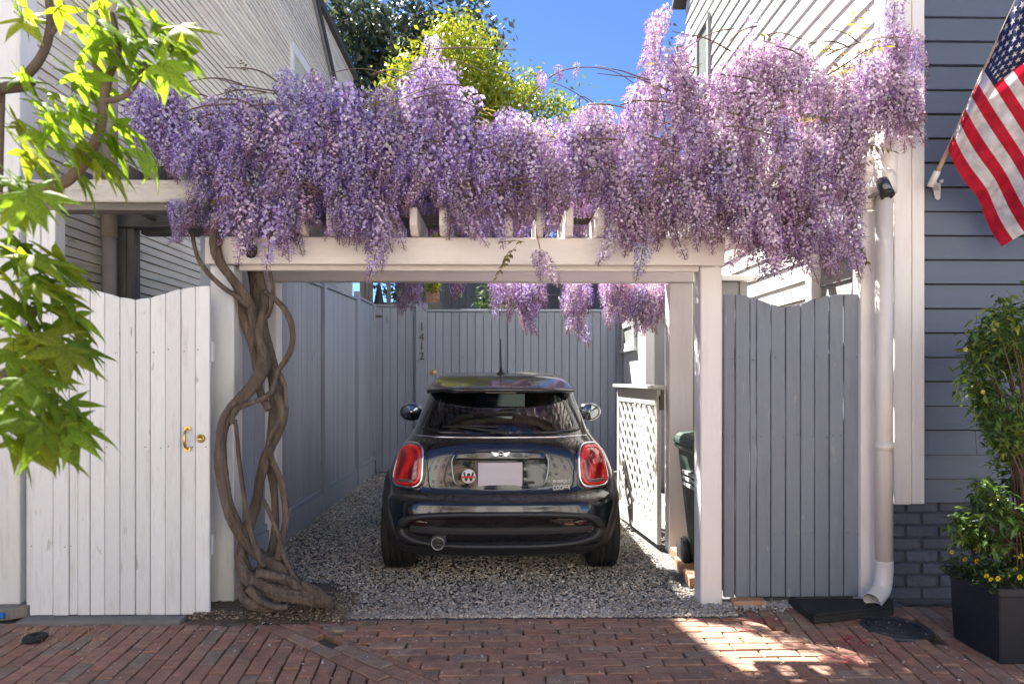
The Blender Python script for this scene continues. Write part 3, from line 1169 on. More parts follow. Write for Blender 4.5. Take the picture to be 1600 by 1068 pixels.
# grey plank gate on the right
bg = thing('plank_gate', 'blue grey plank gate with dipped top between white posts', 'gate', (1.78, 4.12, 0))
HY = 4.12
JU2 = [1130, 1149, 1172, 1182.5, 1205, 1228, 1251, 1273, 1296, 1319, 1343.5]


def btop(u):
    return 459 + 20 * math.exp(-((u - 1228) / 46) ** 2)


for i, (a, b) in enumerate(zip(JU2[:-1], JU2[1:])):
    gap = .0030 if i not in (0, 8) else .0048
    x0, x1 = at(a, 500, HY).x + gap, at(b, 500, HY).x - gap
    t = R.uniform(-.003, .003)
    g = G()
    xm = (x0 + x1) / 2
    g.prism([(x0, HY + t, .03), (x1, HY + t, .03), (x1, HY + t, at(b, btop(b), HY).z), (xm, HY + t, at((a + b) / 2, btop((a + b) / 2), HY).z), (x0, HY + t, at(a, btop(a), HY).z)], (0, .024, 0))
    obj('plank', g, M_BLUEG, bg, bevel=.003, origin=(xm, HY, .9))
g = G()
for a, b in zip(JU2[:-1], JU2[1:]):
    for zz in (.41, 1.01, 1.48):
        for uu in (a + 5, b - 5):
            q = at(uu + R.uniform(-2, 2), 500, HY)
            if R.random() < .35:
                g.lathe([(0, -.0012), (.0034, -.0008)], (q.x, HY - .0032, zz + R.uniform(-.012, .012)), 'y', 7)
stuff(obj('nails', g, mat('painted_nail', (.07, .07, .08), .6), bg))
for zz in (.35, 1.42):
    obj('cross_rail', G().box(1.38, 2.19, HY + .03, HY + .07, zz, zz + .12), M_BLUEG, bg, bevel=.004)

# ------------------------------------------------------------------ pergola over the drive
pg = thing('pergola', 'cream painted timber pergola over the parked car', 'pergola', (-.15, 4.1, 0))
PL0, PL1 = at(328, 600, FY).x, at(365, 600, FY).x
PR0, PR1 = at(1095, 600, FY).x, at(1128.5, 600, FY).x
BZ0, BZ1 = at(780, 415, FY).z, at(780, 373, FY).z
obj('post', G().box(PL0, PL1, FY, FY + .14, -.05, BZ0 + .0), M_WHITE, pg, bevel=.006, origin=(PL0, FY, 0))
obj('post', G().box(PR0, PR1, FY, FY + .14, -.05, BZ0 + .0), M_CREAMV, pg, bevel=.006, origin=(PR0, FY, 0))
obj('post', G().box(PL0, PL1 - .035, FY + .003, FY + .13, BZ0 + .002, at(328, 320, FY).z), M_CREAMV, pg, bevel=.006, origin=(PL0, FY, 2))
obj('beam', G().box(PL0 - .015, PR1 + .004, FY - .04, FY - .002, BZ0, BZ1), M_CREAM, pg, bevel=.005, origin=(0, FY, 2))
obj('beam', G().box(PL0 + .16, PR0 - .002, FY + .02, FY + .055, BZ0 - .028, BZ1 - .03), M_CREAM, pg, bevel=.005, origin=(0, FY + .04, 2))
obj('beam', G().box(PL0 - .01, PR1, FY + .10, FY + .138, BZ0 + .004, BZ1), M_CREAM, pg, bevel=.005, origin=(0, FY + .1, 2))
IY = 5.26
IL0, IL1 = at(412, 500, IY).x, at(432, 500, IY).x
IR0, IR1 = at(1046, 600, IY).x, at(1083, 600, IY).x
IZ0, IZ1 = at(780, 440.5, IY).z, at(780, 417, IY).z
obj('post', G().box(IL0, IL1, IY, IY + .14, -.05, IZ0 - .002), M_CREAMV, pg, bevel=.006, origin=(IL0, IY, 0))
obj('post', G().box(IR0, IR1, IY, IY + .14, -.05, IZ0 - .002), M_CREAMV, pg, bevel=.006, origin=(IR0, IY, 0))
obj('beam', G().box(IL0, IR1, IY - .03, IY + .01, IZ0, IZ1), M_CREAM, pg, bevel=.005, origin=(0, IY, 2))
obj('beam', G().box(IL0, IR1, IY + .012, IY + .14, IZ0 + .01, IZ1 + .06), M_CREAM, pg, bevel=.005, origin=(0, IY + .1, 2))
RZ = BZ1 + .003
x = PL0 + .16
RAFT = [at(u, 360, 3.97).x for u in (378, 425, 472, 518, 563, 610, 647, 693, 740, 795, 843, 889, 938, 986, 1034, 1082, 1120)]
for x in RAFT:
    y0, y1 = 3.93, 4.52
    g = G()
    g.prism([(x - .022, y0, RZ + .05), (x - .022, y0 + .05, RZ), (x - .022, y1 - .05, RZ), (x - .022, y1, RZ + .05), (x - .022, y1, RZ + .15), (x - .022, y0, RZ + .15)], (.044, 0, 0))
    obj('rafter', g, M_CREAM, pg, bevel=.003, origin=(x, 4.7, RZ))
for y in (4.22, 4.36, 4.48):
    obj('lath', G().box(PL0 - .05, -.30, y, y + .035, RZ + .151, RZ + .176), M_GREYWOODH, pg, bevel=.003, origin=(-1, y, RZ))

# arbour over the grey gate
ag = thing('arbour', 'cream arbour with beam and rafters over the blue grey gate', 'pergola', (1.9, 4.1, 0))
AY = 4.08
AZ0, AZ1 = at(1340, 328, AY).z, at(1340, 293, AY).z
APX0, APX1 = at(1347, 600, AY).x, at(1373, 600, AY).x
obj('post', G().box(APX0, APX1, AY + .01, AY + .11, -.05, AZ0 - .002), M_CREAMV, ag, bevel=.005, origin=(APX0, AY, 0))
obj('beam', G().box(PR0 + .03, APX1 + .06, AY - .03, AY + .008, AZ0, AZ1), M_CREAM, ag, bevel=.005, origin=(1.9, AY, 2.4))
obj('beam', G().box(PR0 + .03, APX1 + .06, 5.0, 5.04, AZ0 - .06, AZ1 - .06), M_CREAM, ag, bevel=.005, origin=(1.9, 5, 2.4))
obj('post', G().box(PR0 + .04, PR1 - .005, AY + .012, AY + .1, BZ1 + .002, AZ0 - .002), M_CREAMV, ag, bevel=.004, origin=(PR0, AY, 2.2))
ip = at(1268, 440, 4.96).x
obj('post', G().box(ip, ip + .14, 4.96, 5.06, 0, AZ0 - .062), M_CREAMV, ag, bevel=.004, origin=(ip, 4.96, 0))
for u in (1150, 1205, 1260, 1310, 1352):
    x = at(u, 280, 3.98).x
    g = G()
    g.prism([(x - .024, 3.93, AZ1 + .055), (x - .024, 3.99, AZ1 + .002), (x - .024, 5.2, AZ1 + .002), (x - .024, 5.2, AZ1 + .14), (x - .024, 3.93, AZ1 + .14)], (.048, 0, 0))
    obj('rafter', g, M_CREAM, ag, bevel=.003, origin=(x, 4.5, AZ1))

# weathered arbour over the white gate
wa = thing('arbour', 'weathered arbour with mossy pale beam over the white gate', 'pergola', (-2.2, 4.0, 0))
WY = 3.98
WZ0, WZ1 = at(200, 318, WY).z, at(200, 283.5, WY).z
x0, x1 = at(22, 300, WY).x, at(327, 300, WY).x
obj('beam', G().box(x0, x1, WY - .04, WY, WZ0, WZ1), M_BEAMOLD, wa, bevel=.005, origin=(-2.2, WY, 2.4))
obj('beam', G().box(x0 + .03, x1 - .01, WY + .003, WY + .12, WZ0 - .036, WZ1 - .05), M_GREYWOODH, wa, bevel=.005, origin=(-2.2, WY, 2.4))
a, b = at(40, 400, WY).x, at(85, 400, WY).x
obj('post', G().box(a, (a + b) / 2 - .004, WY + .002, WY + .1, 0, WZ0 - .038).box((a + b) / 2 + .002, b, WY + .004, WY + .1, 0, WZ0 - .038), M_GATEW, wa, bevel=.004, origin=(a, WY, 0))
VY = 5.0
a, b = at(183, 400, VY).x, at(208, 400, VY).x
obj('post', G().box(a, a + (b - a) * .52, VY, VY + .1, 0, at(200, 356, VY).z - .001).box(a + (b - a) * .56, b, VY + .006, VY + .1, 0, at(200, 356, VY).z - .001), M_GREYWOOD, wa, bevel=.004, origin=(a, VY, 0))
obj('beam', G().box(a, at(345, 340, VY).x, VY - .03, VY + .1, at(200, 355.5, VY).z, at(200, 322, VY).z), M_GREYWOODH, wa, bevel=.005, origin=(-2, VY, 2.4))
obj('beam', G().box(at(208, 340, VY).x, at(345, 340, VY).x, VY + .101, VY + .2, at(200, 361, VY).z, at(200, 340, VY).z), M_GREYWOODH, wa, bevel=.005, origin=(-2, VY, 2.4))
for u in (105, 150, 195, 240, 290):
    x = at(u, 270, WY).x
    obj('rafter', G().box(x - .022, x + .022, WY - .0, VY + .25, WZ1 + .002, WZ1 + .1), M_GREYWOOD, wa, bevel=.004, origin=(x, WY, WZ1))
dp = thing('downpipe', 'brown stained white drainpipe beside the weathered post over the gate', 'drainpipe', (at(168, 400, 4.8).x, 4.8, 0))
xx = at(168, 400, 4.8).x
obj('upper_pipe', G().lathe([(.053, 1.9), (.053, 6.5)], (xx, 4.82, 0.44), 'z', 20), mat('stained_pipe', (0.42, 0.36, 0.30), .6, .15, 5, .2, 30, stain=(.2, .15, .1), stain_amt=.6), dp)
obj('lower_pipe', G().lathe([(.047, 0), (.047, 2.345)], (xx, 4.82, 0), 'z', 20), MATS['stained_pipe'], dp)

# shed at the back right
sh = thing('garden_shed', 'small shed with sunlit white side and dark roof at the back right', 'shed', (2.3, 8.9, 0))
SX = 1.80
Ya, Yb = SX / ((1013 - 780) / F), 9.78
M_SHEDW = mat('shed_white', (0.70, 0.69, 0.67), .6, .06, 4, .2, 40)
obj('wall', G().box(SX + .01, 3.4, Ya + .01, 9.75, 0, 2.34), M_GREYP, sh)
y = Ya + .13
while y < 9.7:
    obj('board', G().box(SX - .012, SX + .009, y + .002, y + .158, 0.02, 2.32), M_SHEDW, sh, bevel=.002, origin=(SX, y, 1))
    y += .16
obj('corner_trim', G().box(SX - .03, SX + .08, Ya - .012, Ya + .11, 0, 2.33), M_SHEDW, sh, bevel=.003)
obj('front_panel', G().box(SX + .082, 2.25, Ya - .004, Ya + .009, 0.02, 2.32), M_GREYP, sh)  # grey stands in for the shade on the shed front
obj('front_trim', G().box(2.02, 2.07, Ya - .018, Ya - .0045, 0, 2.32), M_GREYP, sh)
fy0, fy1 = SX / ((997.5 - 780) / F), SX / ((977 - 780) / F)
z0, z1 = CAM_H + (590 - 542) / F * fy0, CAM_H + (590 - 497) / F * fy0
z1 = min(z1, 2.2)
sw = obj('window_frame', G().box(SX - .06, SX - .013, fy0, fy0 + .12, z0, z1).box(SX - .06, SX - .013, fy1 - .12, fy1, z0, z1).box(SX - .06, SX - .013, fy0 + .121, fy1 - .121, z0, z0 + .08).box(SX - .06, SX - .013, fy0 + .121, fy1 - .121, z1 - .08, z1).box(SX - .075, SX - .013, fy0 - .03, fy1 + .03, z0 - .04, z0 - .001), M_SHEDW, sh, bevel=.003)
obj('shutter', G().box(SX - .04, SX - .013, fy0 + .122, fy1 - .122, z0 + .081, z1 - .081), M_GREYP, sw)
g = G()
g.prism([(SX - .10, Ya - .1, 2.335), (2.6, Ya - .1, 2.90), (3.6, Ya - .1, 2.335), (3.6, Ya - .1, 2.395), (2.6, Ya - .1, 2.98), (SX - .10, Ya - .1, 2.395)], (0, 9.9 - Ya + .2, 0))
obj('roof', g, M_ROOF, sh)
# low bin store seen over the grey gate
bs = thing('storage_box', 'grey storage box with pale sloping lid behind the grey gate', 'box', (1.75, 5.6, 0))
q0, q1 = at(1132, 440, 5.6).x, at(1166, 440, 5.6).x
zt_ = at(1150, 440, 5.6).z
obj('body', G().box(q0 - .3, q1, 5.6, 6.4, 0, zt_), M_GREYP, bs, bevel=.004)
obj('corner_trim', G().box(q1 - .055, q1 + .004, 5.585, 5.599, 0, zt_ - .002), M_GREYP, bs)
obj('lid', G().prism([(q0 - .35, 5.53, zt_ + .002), (q0 - .35, 6.45, zt_ + .06), (q0 - .35, 6.45, zt_ + .1), (q0 - .35, 5.53, zt_ + .045)], (q1 - q0 + .42, 0, 0)), M_CREAMV, bs, bevel=.004)

# open lattice gate leaf
HG, EG = Vector((1.262, 5.36, 0)), Vector((1.15, 6.55, 0))
lg = thing('lattice_gate', 'white lattice gate leaf standing open on the right of the car', 'gate', tuple(HG))
d = (EG - HG).normalized()
nn = Vector((-d.y, d.x, 0))
LG = (EG - HG).length


def lp(s, z, o=0.0):
    return HG + d * s + Vector((0, 0, z)) + nn * o


ZB, ZT = .045, 1.27
M_LATT = mat('lattice_paint', (0.62, 0.60, 0.55), .6, .06, 4, .2, 40)
obj('stile', G().beam(lp(.035, ZB), lp(.035, ZT), .035, .07, up=d), M_LATT, lg, bevel=.003)
obj('stile', G().beam(lp(LG - .035, ZB), lp(LG - .035, ZT), .035, .07, up=d), M_LATT, lg, bevel=.003)
obj('bottom_rail', G().beam(lp(.072, ZB + .075), lp(LG - .072, ZB + .075), .034, .15), M_LATT, lg, bevel=.003)
obj('top_rail', G().beam(lp(.072, ZT - .065), lp(LG - .072, ZT - .065), .034, .13), M_LATT, lg, bevel=.003)
obj('cap', G().beam(lp(-.02, ZT + .016), lp(LG + .02, ZT + .016), .11, .03), M_LATT, lg, bevel=.004)
a0, a1, b0, b1 = .07, LG - .07, ZB + .15, ZT - .13
for sg, off in ((1, .008), (-1, -.004)):
    c = -1.6
    while c < 3.0:
        pts = []
        for s_, zf in ((a0, None), (a1, None)):
            z_ = b0 + (s_ - c) * sg * 1.0 + (0 if sg > 0 else .0)
            pts.append((s_, z_))
        (s0, z0), (s1, z1) = pts
        t0, t1 = 0.0, 1.0
        for lo, hi, va, vb in ((b0, b1, z0, z1),):
            dv = vb - va
            ta, tb = (lo - va) / dv, (hi - va) / dv
            if ta > tb:
                ta, tb = tb, ta
            t0, t1 = max(t0, ta), min(t1, tb)
        if t1 - t0 > .04:
            obj('slat', G().beam(lp(s0 + (s1 - s0) * t0, z0 + (z1 - z0) * t0, off), lp(s0 + (s1 - s0) * t1, z0 + (z1 - z0) * t1, off), .01, .042, up=nn.cross(d), ), M_LATT, lg) if False else \
                obj('slat', G().beam(lp(s0 + (s1 - s0) * t0, z0 + (z1 - z0) * t0, off), lp(s0 + (s1 - s0) * t1, z0 + (z1 - z0) * t1, off), .036, .009, up=nn), M_LATT, lg)
        c += .15
g = G()
g.tube([lp(-.06, 1.2, .02), lp(.02, 1.24, -.03), lp(.1, 1.19, -.04), lp(.16, 1.08, -.03)], .007, 8)
obj('latch_cable', g, M_RUBBER, lg)
g = G()
g.obox(lp(-.05, 1.17, .0), (.03, .05, .12)).obox(lp(-.05, 1.25, -.01), (.02, .06, .03))
obj('latch', g, M_DBRASS, lg, bevel=.003)

# wheelie bin
bn = thing('wheelie_bin', 'dark green wheeled rubbish bin behind the right pergola post', 'bin', (1.5, 4.75, 0))
M_BIN = mat('bin_green', (0.035, 0.065, 0.048), .45, .12, 6, .1, 60, stain=(.16, .18, .14), stain_amt=.25)
bx, by = 1.560, 4.66
g = G()
sec = []
for z, hw, hd in ((.05, .205, .19), (.3, .225, .21), (.8, .27, .255), (.86, .275, .26), (.865, .295, .275), (.9, .3, .28)):
    sec.append([(bx + sx * hw, by + sy * hd, z) for sx, sy in ((-.86, -1), (.86, -1), (1, -.86), (1, .86), (.86, 1), (-.86, 1), (-1, .86), (-1, -.86))])
vs = [p for s_ in sec for p in s_]
fs = [(i * 8 + k, i * 8 + (k + 1) % 8, (i + 1) * 8 + (k + 1) % 8, (i + 1) * 8 + k) for i in range(5) for k in range(8)] + [tuple(range(7, -1, -1)), tuple(40 + k for k in range(8))]
g.add(vs, fs)
obj('body', g, M_BIN, bn, bevel=.006)
g = G()
sec = []
for z, k in ((.902, 1.03), (.93, 1.03), (.955, .98), (.972, .9), (.985, .6)):
    sec.append([(bx + sx * .3 * k, by + sy * .28 * k, z) for sx, sy in ((-.8, -1), (.8, -1), (1, -.8), (1, .8), (.8, 1), (-.8, 1), (-1, .8), (-1, -.8))])
vs = [p for s_ in sec for p in s_]
g.add(vs, [(i * 8 + k, i * 8 + (k + 1) % 8, (i + 1) * 8 + (k + 1) % 8, (i + 1) * 8 + k) for i in range(4) for k in range(8)] + [tuple(range(7, -1, -1)), tuple(32 + k for k in range(8))], smooth=False)
g.box(bx - .2, bx + .2, by - .2, by + .1, .97, .998)
obj('lid', g, M_BIN, bn, bevel=.006)
for z_ in (.70, .66, .62):
    obj('print_strip', G().box(bx - .27 * (.86 + .02) - .045, bx - .27 * .86 - .03, by - .2, by + .1, z_, z_ + .02), mat('bin_print', (.5, .52, .5), .6), bn)
obj('handle', G().tube([(bx - .2, by + .28, .87), (bx - .2, by + .34, .88), (bx + .2, by + .34, .88), (bx + .2, by + .28, .87)], .015, 8, sub=1), M_BIN, bn)
for s_ in (-1, 1):
    obj('wheel', G().lathe([(.03, -.02), (.11, -.022), (.12, 0), (.11, .022), (.03, .02)], (bx + s_ * .25, by + .17, .12), 'x', 20), M_RUBBER, bn)

# kerb bricks below the right posts
for k, (u, v, w) in enumerate(((1062, 876, 0), (1068, 893, 0), (1083, 915, 0))):
    p = ground(u, v)
    g = G()
    g.obox((0, 0, .035), (.1, .21, .07), Euler((0, 0, R.uniform(-.06, .06))).to_matrix())
    o = obj('edging_brick', g, M_BRICKO, None, bevel=.006)
    o.location = (p.x + .02, p.y + .05, 0)
    tag(o, ['sunlit orange brick at the foot of the inner right post', 'sunlit orange brick between two others beside the rubbish bin', 'orange brick against the foot of the front right post'][k], 'brick', 'loose edging bricks by the right posts')
p = ground(1173, 948)
o = obj('edging_brick', G().box(-.1, .1, -.045, .045, -.02, .035), M_BRICKO, None, bevel=.007)
o.location = (p.x, p.y + .04, 0)
tag(o, 'single brown brick lying in pale pebbles in front of the grey gate', 'brick', 'loose edging bricks by the right posts')

# drainpipe, splash block
dp = thing('downpipe', 'cream round drainpipe with curved outlet on the right corner', 'drainpipe', (2.33, 4.02, 0))
PX, PY, PRr = at(1381.5, 500, 4.0).x, 4.0, .0475
ez = at(1380, 875, 4.0).z
obj('pipe', G().lathe([(PRr, ez), (PRr, at(1380, 296, 4).z)], (PX, PY, 0), 'z', 24), M_PIPE, dp)
obj('upper_pipe', G().tube([(PX, PY, at(1380, 297, 4).z), (PX + .02, PY, at(1380, 270, 4).z), (PX + .035, PY + .01, at(1380, 225, 4).z), (PX + .04, PY + .01, 6.0)], PRr * .96, 20), M_PIPE, dp)
e2 = ground(1352, 940)
g = G()
g.tube([(PX, PY, ez + .002), (PX, PY, ez - .06), (PX - .025, PY - .02, .12), (PX - .075, PY - .05, .085), (PX - .115, PY - .075, .065)], [PRr * 1.05, PRr * 1.05, PRr * 1.05, PRr * 1.08, PRr * 1.12], 20, cap=False)
el = obj('elbow', g, M_PIPE, dp)
sol = el.modifiers.new('wall', 'SOLIDIFY')
sol.thickness = .004
bz = at(1380, 703, 4).z
obj('bracket', G().lathe([(PRr + .004, bz), (PRr + .004, bz + .05)], (PX, PY, 0), 'z', 24).box(PX + PRr, PX + PRr + .035, PY - .01, PY + .07, bz + .008, bz + .04), M_PIPE, dp)
sb = [ground(1240, 945), ground(1272, 975), ground(1397, 961), ground(1390, 942)]
g = G()
M_SPL = mat('splash_rubber', (0.02, 0.02, 0.02), .75, .3, 12, .5, 80)
a, b, c_, e = [Vector((q.x, q.y, 0)) for q in sb]
e = Vector((2.36, 4.05, 0))
a = Vector((1.73, 4.06, 0))
top = Vector((0, 0, .04))
g.prism([a, b, c_, e], top)
g.beam(b + top + Vector((.01, .018, .006)), c_ + top + Vector((-.01, .018, .006)), .03, .014)
g.beam(a + top + Vector((.025, -.005, .006)), b + top + Vector((.01, .03, .006)), .03, .013)
tag(obj('splash_block', g, M_SPL, None, bevel=.006, origin=(2.0, 3.95, 0)), 'black rubber splash block under the drainpipe outlet', 'splash block')
mc = thing('utility_cover', 'round dark metal utility cover set in the paving', 'cover', (MH.x, MH.y, 0))
M_IRON = mat('cast_iron', (0.06, 0.065, 0.075), .5, .25, 14, .6, 70, metal=.4)
obj('rim', G().lathe([(.150, -.03), (.150, .004), (.168, .006), (.176, 0), (.176, -.03)], (MH.x, MH.y, 0), 'z', 40), M_IRON, mc)
g = G().lathe([(.0, .002), (.145, .002), (.147, -.02)], (MH.x, MH.y, 0), 'z', 40)
for k in range(-5, 6):
    for q in range(-5, 6):
        if (k * k + q * q) * .024 ** 2 < .125 ** 2:
            g.box(MH.x + k * .024 - .006, MH.x + k * .024 + .006, MH.y + q * .024 - .006, MH.y + q * .024 + .006, .0021, .0045)
obj('lid', g, M_IRON, mc)

# bits by the left corner board
p = ground(55, 1000)
tag(obj('rubber_ring', G().lathe([(.018, .012), (.018, .026), (.045, .030), (.058, .022), (.058, .006), (.05, .002)], (p.x, p.y, 0), 'z', 28), M_RUBBER, None, origin=(p.x, p.y, 0)), 'small black rubber ring lying on the paving near the white gate', 'rubber ring')
tb = thing('timber_block', 'weathered timber end below the white corner board at far left', 'timber', (-2.9, 4.0, 0))
obj('block', G().prism([(-3.4, 3.93, -.02), (-2.80, 3.93, -.02), (-2.70, 3.97, -.01), (-2.70, 4.12, -.01), (-3.4, 4.12, -.02)], (0, 0, .066)), M_GREYWOOD, tb, bevel=.004)
obj('blue_tape', G().box(-3.4, -2.805, 3.918, 3.9295, -.003, .030), mat('blue_tape', (.02, .17, .55), .5), tb, bevel=.003)
g = G()
for k in range(36):
    q = ground(R.choice([40, 75, 48, 150]) + R.uniform(-14, 14), R.choice([990, 986, 1001]) + R.uniform(-5, 5))
    h = R.uniform(.015, .045)
    b_ = Vector((R.uniform(-.025, .025), R.uniform(-.02, .02), h))
    g.add([q + Vector((-.003, 0, 0)), q + Vector((.003, 0, 0)), q + b_], [(0, 1, 2)])
stuff(obj('dry_grass', g, mat('straw', (.45, .36, .2), .8)))

# security cameras
sc_ = thing('security_camera', 'round black and chrome security camera on the arbour beam by the drainpipe', 'camera', tuple(at(1358, 310, AY - .03)))
p = at(1356, 309, AY - .031)
obj('mount_plate', G().lathe([(.034, 0), (.034, -.008), (.026, -.014)], (p.x, AY - .031, p.z), 'y', 24), M_CREAMV, sc_)
q = at(1383, 294, AY - .12)
obj('arm', G().tube([(p.x, AY - .04, p.z), (p.x + .02, AY - .09, p.z + .006), (q.x - .02, AY - .115, q.z - .02)], .010, 10), M_GREYP, sc_)
g = G()
ax = Vector((.05, -.45, -.9)).normalized()
rot = ax.to_track_quat('Z', 'Y').to_matrix()


def cyl_along(g, c, rot, prof, n=24):
    o = len(g.v)
    h = G().lathe(prof, (0, 0, 0), 'z', n)
    g.add([Vector(c) + rot @ Vector(v) for v in h.v], h.f, 0, True)


cyl_along(g, q, rot, [(.030, -.062), (.036, -.055), (.036, .035)])
obj('body', g, mat('camera_shell', (.12, .13, .15), .18, .03, metal=.7), sc_)
g = G()
cyl_along(g, q, rot, [(.0385, .0352), (.0385, .058), (.030, .0585), (.028, .052), (0, .052)])
obj('lens_ring', g, M_BLACKP, sc_)
sc2 = thing('security_camera', 'small black dome camera half hidden by blossom on the left beam end', 'camera', tuple(at(391, 392, 3.99)))
p = at(391, 391, 3.96)
obj('mount_plate', G().lathe([(.038, 0), (.038, -.01), (.03, -.02)], (p.x + .03, FY - .041, p.z + .01), 'y', 20), M_CREAMV, sc2)
obj('dome', G().lathe([(0, -.045), (.022, -.038), (.036, -.015), (.038, .012), (.03, .03), (0, .032)], (p.x, 3.965, p.z), 'z', 24), M_BLACKP, sc2)
# ------------------------------------------------------------------ the parked car
CX, CY = 0.012, 4.37
car = thing('parked_car', 'glossy black small hatchback parked under the pergola, seen from behind', 'car', (CX, CY, 0))


def paintmat():
    m, n, L = nt_new('car_paint')
    out = n.new('ShaderNodeOutputMaterial')
    p = n.new('ShaderNodeBsdfPrincipled')
    p.inputs['Base Color'].default_value = (0.006, 0.006, 0.0075, 1)
    p.inputs['Roughness'].default_value = 0.25
    p.inputs['Specular IOR Level'].default_value = 0.6
    p.inputs['Coat Weight'].default_value = 1.0
    p.inputs['Coat Roughness'].default_value = 0.015
    tc = n.new('ShaderNodeTexCoord')
    no = n.new('ShaderNodeTexNoise')
    no.inputs['Scale'].default_value = 900
    L.new(tc.outputs['Object'], no.inputs['Vector'])
    mr = n.new('ShaderNodeMapRange')
    mr.inputs[1].default_value = .55
    mr.inputs[2].default_value = .8
    mr.inputs[3].default_value = .18
    mr.inputs[4].default_value = .5
    L.new(no.outputs['Fac'], mr.inputs[0])
    L.new(mr.outputs[0], p.inputs['Roughness'])
    n3 = n.new('ShaderNodeTexNoise')
    n3.inputs['Scale'].default_value = 7
    n3.inputs['Detail'].default_value = 2
    L.new(tc.outputs['Object'], n3.inputs['Vector'])
    b = n.new('ShaderNodeBump')
    b.inputs['Strength'].default_value = .03
    b.inputs['Distance'].default_value = .01
    L.new(n3.outputs['Fac'], b.inputs['Height'])
    L.new(b.outputs[0], p.inputs['Coat Normal'])
    # thin dust on the surfaces that face up
    ge = n.new('ShaderNodeNewGeometry')
    sx = n.new('ShaderNodeSeparateXYZ')
    L.new(ge.outputs['Normal'], sx.inputs[0])
    dn = n.new('ShaderNodeTexNoise')
    dn.inputs['Scale'].default_value = 30
    dn.inputs['Detail'].default_value = 6
    L.new(tc.outputs['Object'], dn.inputs['Vector'])
    dm = n.new('ShaderNodeMapRange')
    dm.inputs[1].default_value = .55
    dm.inputs[2].default_value = 1.0
    dm.inputs[4].default_value = .62
    L.new(sx.outputs['Z'], dm.inputs[0])
    dx = n.new('ShaderNodeMath')
    dx.operation = 'MULTIPLY'
    L.new(dm.outputs[0], dx.inputs[0])
    L.new(dn.outputs['Fac'], dx.inputs[1])
    df = n.new('ShaderNodeBsdfDiffuse')
    df.inputs['Color'].default_value = (.24, .22, .19, 1)
    ms = n.new('ShaderNodeMixShader')
    L.new(dx.outputs[0], ms.inputs[0])
    L.new(p.outputs[0], ms.inputs[1])
    L.new(df.outputs[0], ms.inputs[2])
    L.new(ms.outputs[0], out.inputs[0])
    MATS['car_paint'] = m
    return m


M_CAR = paintmat()
M_TRIM = mat('trim_plastic', (0.022, 0.022, 0.024), .42, .08, 30, .12, 400)
M_GLOSSB = mat('gloss_black', (0.006, 0.006, 0.007), .06, .02, 5, coat=.5)
M_GLASS = glassmat('tinted_glass', (.55, .60, .58), .10)
M_SEAT = mat('seat_cloth', (0.03, 0.03, 0.032), .8, .1, 30)

zW = [.15, .25, .38, .50, .58, .68, .78, .86, .92, .965, 1.00, 1.10, 1.20, 1.28, 1.33, 1.36, 1.385, 1.40, 1.408]
fW = pchip(zW, [.69, .775, .803, .815, .815, .802, .770, .728, .675, .640, .622, .585, .548, .520, .500, .480, .445, .38, .24])
fR = pchip([.15, .22, .30, .40, .50, .555, .60, .66, .78, .88, .93, .965, 1.0, 1.10, 1.20, 1.28, 1.33, 1.36, 1.385, 1.40, 1.408],
           [.20, .07, .02, .0, .0, .018, .075, .10, .115, .14, .165, .195, .215, .275, .345, .41, .47, .58, .80, 1.10, 1.45])
fF = pchip([.15, .3, .5, .7, .85, .93, .965, 1.0, 1.10, 1.20, 1.28, 1.33, 1.36, 1.385, 1.40, 1.408],
           [3.70, 3.80, 3.84, 3.80, 3.70, 3.45, 3.05, 2.82, 2.62, 2.44, 2.28, 2.16, 2.04, 1.92, 1.82, 1.70])
fD = pchip([.15, .3, .6, .9, 1.0, 1.2, 1.33, 1.385, 1.408], [.40, .46, .50, .46, .42, .36, .30, .22, .08])
PEXP = 2.7


def yrear(x, z):
    w = fW(z)
    r = min(abs(x) / w, .999)
    return fR(z) + fD(z) * (1 - (1 - r ** PEXP) ** (1 / PEXP))


def CP(x, y, z):
    return Vector((CX + x, CY + y, z))


levels = [.17, .20, .24, .28, .33, .38, .44, .50, .535, .56, .58, .60, .625, .65, .69, .73, .77, .81, .85, .885, .915, .94, .965, .985, 1.0, 1.03, 1.06, 1.10, 1.14, 1.18, 1.21, 1.235, 1.26, 1.285, 1.31, 1.33, 1.347, 1.36, 1.373, 1.385, 1.394, 1.401, 1.405, 1.408]
NA, NS = 34, 30
ring = []
for z in levels:
    w, r0, f0, D = fW(z), fR(z), fF(z), fD(z)
    Df = D * 1.1
    D = min(D, (f0 - r0) * .45)
    Df = min(Df, (f0 - r0) * .45)
    pts = []
    for i in range(NA + 1):
        ph = -math.pi / 2 + math.pi * i / NA
        s, c = math.sin(ph), math.cos(ph)
        pts.append((w * math.copysign(abs(s) ** (2 / PEXP), s), r0 + D * (1 - max(c, 0) ** (2 / PEXP))))
    for i in range(1, NS):
        pts.append((w, r0 + D + (f0 - Df - r0 - D) * i / NS))
    for i in range(NA + 1):
        ph = math.pi / 2 - math.pi * i / NA
        s, c = math.sin(ph), math.cos(ph)
        pts.append((w * math.copysign(abs(s) ** (2 / PEXP), s), f0 - Df * (1 - max(c, 0) ** (2 / PEXP))))
    for i in range(1, NS):
        pts.append((-w, f0 - Df - (f0 - Df - r0 - D) * i / NS))
    ring.append([CP(x, y, z) for x, y in pts])
NP_ = len(ring[0])
g = G()
vs = [p for r in ring for p in r]
fs = []
for i in range(len(levels) - 1):
    for k in range(NP_):
        k2 = (k + 1) % NP_
        fs.append((i * NP_ + k, i * NP_ + k2, (i + 1) * NP_ + k2, (i + 1) * NP_ + k))
fs.append(tuple(range(NP_ - 1, -1, -1)))
fs.append(tuple((len(levels) - 1) * NP_ + k for k in range(NP_)))
